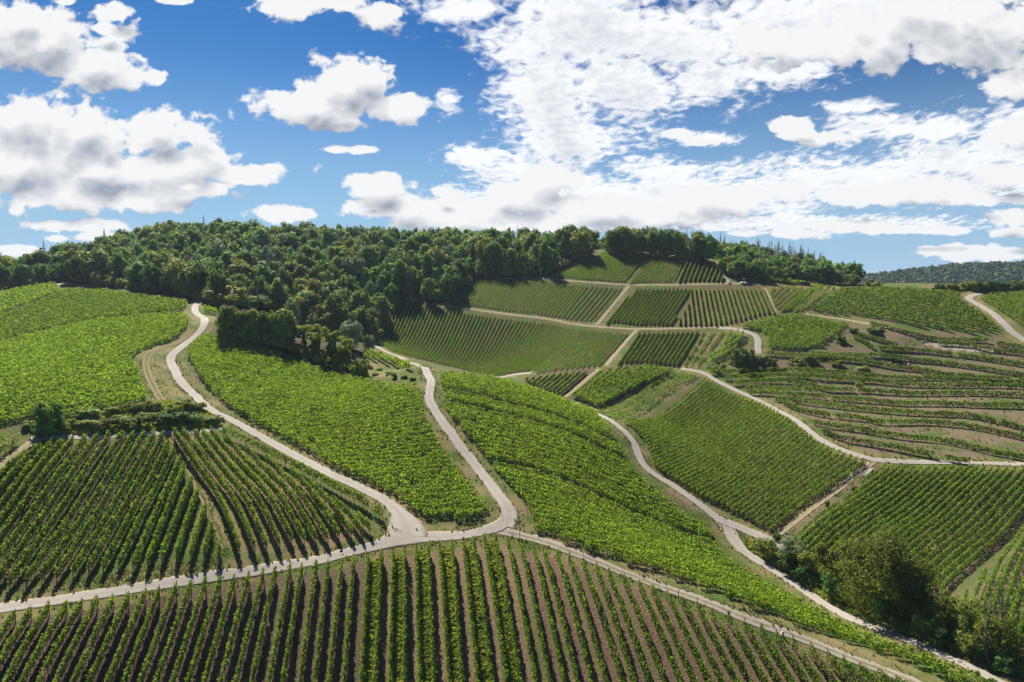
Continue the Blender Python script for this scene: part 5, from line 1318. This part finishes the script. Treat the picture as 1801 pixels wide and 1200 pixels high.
# ---------------------------------------------------------------- grass, small things
def grass_patch(name, label, c, leaf, mat=None):
    n = len(c); a = rng.uniform(0, 6.28, n)
    up = np.stack([0.25 * rng.normal(size=n), 0.25 * rng.normal(size=n), np.ones(n)], -1); side = np.stack([np.cos(a), np.sin(a), 0 * a], -1)
    hgt = (leaf * rng.uniform(0.5, 1.3, n))[:, None]; wd = hgt * 0.5
    base = np.stack([c[:, 0], c[:, 1], height(c[:, 0], c[:, 1]) - 0.03], -1)
    v = np.empty((n, 4, 3)); v[:, 0] = base - side * wd * 0.6; v[:, 1] = base + side * wd * 0.6; v[:, 2] = base + side * wd + up * hgt; v[:, 3] = base - side * wd * 0.8 + up * hgt * 0.8
    o = link(name, make_mesh(name, v.reshape(-1, 3), quads=quads_idx(n), mats=[mat or M_GRASS], face_attr={'tint': np.clip(rng.normal(0.45, 0.25, n), 0, 1)}))
    return tag(o, label, "grass", kind='stuff')
C = []
for i in SOWN:
    p = alley_points(NEAR_ROWS[i], NEAR_ROWS[i + 1], 0.18, 0.86); k = rng.integers(0, len(p), 2600); C.append(p[k] + rng.normal(0, 0.13, (2600, 2)))
grass_patch("tall_grass", "tall green grass sown in the alleys in the middle of the near field", np.concatenate(C), 0.62, LEAF['wild'])
C = []
for line, mat in ROAD_LINES:
    d = np.hypot(line[:, 0], line[:, 1]); m = d < 200
    if m.sum() < 5: continue
    q = line[m]; T = np.gradient(q[:, :2], axis=0); T /= np.linalg.norm(T, axis=1)[:, None] + 1e-9; S_ = np.stack([T[:, 1], -T[:, 0]], -1)
    n = int(len(q) * 0.6 * 14); k = rng.integers(0, len(q), n); sgn = rng.choice([-1, 1], n)
    off = sgn * (q[k, 2] / 2 - 0.12 + rng.exponential(0.75, n)); off = np.clip(off, -4.5, 4.5)
    C.append(q[k, :2] + S_[k] * off[:, None] + T[k] * rng.normal(0, 0.4, (n, 1)))
c = np.concatenate(C)
ok = np.ones(len(c), bool)
for line, mat in ROAD_LINES:
    ok &= dist_to_line(c, line) > line[:, 2].mean() / 2 - 0.14
c = c[ok]
patch = np.sin(c[:, 0] * 0.7 + 2 * np.sin(c[:, 1] * 0.5)) + np.sin(c[:, 1] * 0.9 + c[:, 0] * 0.3); c = c[rng.random(len(c)) < np.clip(0.45 + 0.35 * patch, 0.08, 1)]
grass_patch("verge_grass", "dry and green grass tufts on the verges of the lanes", c, 0.34)
def fill(pix, n):
    p = plan(pix); lo, hi = p.min(0), p.max(0); q = rng.uniform(lo, hi, (n * 3, 2)); return q[in_poly(q, p)][:n]
c = np.concatenate([fill(P_WILD, 9000), fill(P_MOUND, 5000)])
ok = np.ones(len(c), bool)
for line, mat in ROAD_LINES: ok &= dist_to_line(c, line) > line[:, 2].mean() / 2 + 0.1
grass_patch("rough_grass", "rough green grass below the big tree and on the hedge mound", c[ok], 0.5, LEAF['wild'])
grass_patch("wedge_grass", "short grass in the wedge between the two fans of vine rows", np.concatenate([fill([(297,764),(322,790),(352,842),(380,905),(405,972),(395,992),(300,1015),(100,1040),(20,1050),(120,1020),(360,985),(376,940),(340,830),(305,778)], 6000)]), 0.2)
c = fill(P_TERR, 5000); patch = np.sin(c[:, 0] * 0.35 + 2 * np.sin(c[:, 1] * 0.3)) + np.sin(c[:, 1] * 0.8 + c[:, 0] * 0.1); c = c[rng.random(len(c)) < np.clip(0.3 + 0.35 * patch, 0.03, 1)]
grass_patch("terrace_weeds", "weeds and dry grass between the terrace rows", c, 0.5)

def stake(u, v, h, label):
    x, y = at(u, v); tag(link("stake", Bag().tube([(0, 0, -0.3), (0.02, 0, h * .6), (0.03, 0.01, h)], [0.07, 0.065, 0.055], 7).mesh("stake", M_WOOD), None, (x, y, float(height(x, y)))), label, "stake")
stake(1193, 1056, 2.1, "bare wooden stake at the gravel track above a row's end")
stake(1226, 1068, 1.6, "short bare stake beside the gravel track, right of the taller one")
stake(1393, 1141, 2.0, "dark stake in the right part of the near field beside the white marker")
stake(1553, 808, 2.2, "dark stake at the corner of the terrace road and the earth track")
stake(914, 947, 1.7, "thin stake where the gravel track leaves the junction")
x, y = at(1376, 1120); tag(link("marker_stone", Bag().box((0, 0, 0.25), (0.34, 0.3, 0.9), 0.4).box((0, 0, 0.74), (0.26, 0.22, 0.1), 0.4).mesh("marker_stone", M_CONC, False), None, (x, y, float(height(x, y)))), "white concrete marker beside the gravel track", "marker")
a, b = plan([(1519, 840), (1534, 826)]); c = (a + b) / 2; L = float(np.linalg.norm(b - a)); rot = math.atan2(b[1] - a[1], b[0] - a[0])
za, zb = float(height(*a)), float(height(*b))
B = Bag().box((0, 0, 0.12), (L, 0.12, 0.3), 0).box((0, 0, 0.0), (L, 0.62, 0.12), 0)
V = []
for dy in (-0.31, 0.31):
    B.box((0, dy, 0.16), (L + 0.01, 0.1, 0.34), 0)
o = link("drain_channel", B.mesh("drain_channel", M_CONC, False), None, (c[0], c[1], float(height(*c)) + 0.05)); o.rotation_euler = (0, -math.atan2(zb - za, L), rot)
tag(o, "pale concrete drain channel at the upper end of the earth track", "drain channel")
def boulder(u, v, r, label, group=None):
    x, y = at(u, v); g = rng.normal(size=(60, 3)); g /= np.linalg.norm(g, axis=1)[:, None]
    import bmesh
    bm = bmesh.new(); bmesh.ops.create_icosphere(bm, subdivisions=2, radius=r)
    for w in bm.verts:
        w.co *= 1 + 0.16 * math.sin(w.co.x * 5 / r + u) * math.cos(w.co.y * 4 / r + v) + rng.normal(0, 0.05); w.co.z *= 0.75
    me = bpy.data.meshes.new("boulder"); bm.to_mesh(me); bm.free(); me.materials.append(M_STONE)
    tag(link("boulder", me, None, (x, y, float(height(x, y)) + r * 0.3)), label, "boulder", group)
boulder(1283, 499, 0.75, "white boulder at the path above the upright rows, apart from the other two")
boulder(1306, 500, 1.1, "white boulder at the path, left of a touching pair")
boulder(1310.5, 500, 1.0, "white boulder at the path, right of a touching pair")
boulder(1308, 492, 0.9, "greyish boulder in the shade on the grass above the white pair")
for k, (u, v) in enumerate([(1590,640),(1599,641),(1653,640),(1672,642)]):
    boulder(u, v, 0.38, ["small pale stone on a terrace right of the two round bushes", "second small pale stone on that terrace, a step further right", "pale stone farther right on the terrace, below the stony patch", "rightmost small pale stone on that terrace"][k])
S('wild', 430, 716, 731, 12, "small rose bush at the end of a row beside the winding road", "shrub", name="rose_bush")

# --- a vineyard worker bending between two near rows
def worker():
    x, y = at(451, 1102); z = float(height(x, y))
    root = bpy.data.objects.new("person", None); COL.objects.link(root); root.location = (x, y, z); root.rotation_euler = (0, 0, math.radians(35))
    tag(root, "person in dark blue work clothes bending between two vine rows of the near field", "person")
    m_cloth = plain_mat("dark_blue_cloth", (0.012, 0.014, 0.05), (0.022, 0.025, 0.075), 9.0)
    m_skin = plain_mat("skin", (0.40, 0.24, 0.17), (0.50, 0.31, 0.22), 6.0, 0.6); m_hair = plain_mat("grey_hair", (0.16, 0.15, 0.14), (0.30, 0.28, 0.26), 20.0)
    def skin(name, J, E, mat, parent):
        me = bpy.data.meshes.new(name); me.from_pydata([j[:3] for j in J], E, []); me.update()
        o = bpy.data.objects.new(name, me); COL.objects.link(o); o.parent = parent; me.materials.append(mat)
        md = o.modifiers.new("skin", 'SKIN')
        for i, j in enumerate(J): me.skin_vertices[0].data[i].radius = (j[3], j[4] if len(j) > 4 else j[3]); me.skin_vertices[0].data[i].use_root = i == 0
        o.modifiers.new("smooth", 'SUBSURF').levels = 2; o.modifiers["smooth"].render_levels = 2
        return o
    # skin: one continuous body (head, neck, arms with hands, legs under the clothes)
    J = [(0,0,.92,.13,.10),(0.03,.16,1.05,.14,.11),(0.05,.36,1.20,.16,.11),(0.06,.48,1.27,.09),(0.06,.55,1.30,.055),(0.06,.62,1.34,.085),(0.06,.68,1.38,.09),(0.06,.72,1.42,.065),
         (.10,-.02,.88,.085),(.13,.06,.50,.062),(.13,-.04,.09,.045),(.14,.10,.04,.04),(.14,.18,.03,.03),(-.10,-.02,.88,.085),(-.14,.02,.50,.062),(-.16,-.12,.09,.045),(-.17,.02,.04,.04),(-.17,.10,.03,.03),
         (.22,.40,1.20,.06),(.30,.52,.98,.045),(.26,.72,.90,.032),(.25,.79,.885,.034),(-.12,.40,1.20,.06),(-.20,.54,.97,.045),(-.10,.73,.88,.032),(-.09,.80,.865,.034)]
    E = [(0,1),(1,2),(2,3),(3,4),(4,5),(5,6),(6,7),(0,8),(8,9),(9,10),(10,11),(11,12),(0,13),(13,14),(14,15),(15,16),(16,17),(2,18),(18,19),(19,20),(20,21),(2,22),(22,23),(23,24),(24,25)]
    for (i, hx, hy, hz, sg) in ((21, .25, .79, .885, 1), (25, -.09, .80, .865, -1)):
        for f, (dx, L) in enumerate([(-.026, .062), (-.009, .075), (.009, .07), (.026, .055)]):
            n = len(J); J += [(hx + dx, hy + .035, hz - .008, .0095), (hx + dx * 1.1, hy + .035 + L * .6, hz - .02, .0085), (hx + dx * 1.1, hy + .03 + L * .8, hz - .05, .007)]; E += [(i, n), (n, n + 1), (n + 1, n + 2)]
        n = len(J); J += [(hx - sg * .04, hy + .01, hz - .012, .011), (hx - sg * .05, hy + .05, hz - .03, .009)]; E += [(i, n), (n, n + 1)]
    body = skin("body", J, E, m_skin, root)
    skin("jacket", [(0,-.01,.90,.155,.125),(0.03,.16,1.06,.17,.135),(0.05,.36,1.215,.19,.135),(0.06,.46,1.265,.11),(.23,.40,1.20,.085),(.305,.525,.98,.066),(.275,.67,.92,.05),(-.13,.40,1.20,.085),(-.205,.545,.97,.066),(-.125,.68,.90,.05)],
         [(0,1),(1,2),(2,3),(2,4),(4,5),(5,6),(2,7),(7,8),(8,9)], m_cloth, root)
    skin("trousers", [(0,-.02,.90,.15,.125),(.10,-.02,.84,.115),(.13,.06,.50,.085),(.13,-.04,.10,.07),(-.10,-.02,.84,.115),(-.14,.02,.50,.085),(-.16,-.12,.10,.07)], [(0,1),(1,2),(2,3),(0,4),(4,5),(5,6)], m_cloth, root)
    skin("hair", [(0.06,.60,1.385,.08),(0.06,.66,1.445,.085),(0.06,.70,1.46,.06)], [(0,1),(1,2)], m_hair, root)
worker()
# ---------------------------------------------------------------- air: thin summer haze between the viewer and the far hills
def build_haze():
    m, nt, out = new_mat("haze_air")
    pv = nd(nt, 'ShaderNodeVolumePrincipled'); pv.inputs['Color'].default_value = (0.62, 0.78, 1.0, 1); pv.inputs['Density'].default_value = HAZE_DENSITY
    pv.inputs['Anisotropy'].default_value = 0.2
    nt.links.new(pv.outputs[0], out.inputs['Volume'])
    B = Bag().box((0, 0, -28), (8400, 8400, 170)); me = B.mesh("haze", m, False)
    tag(link("haze", me), "thin blue summer haze", "haze", kind='stuff')
HAZE_DENSITY = 0.00009
build_haze()
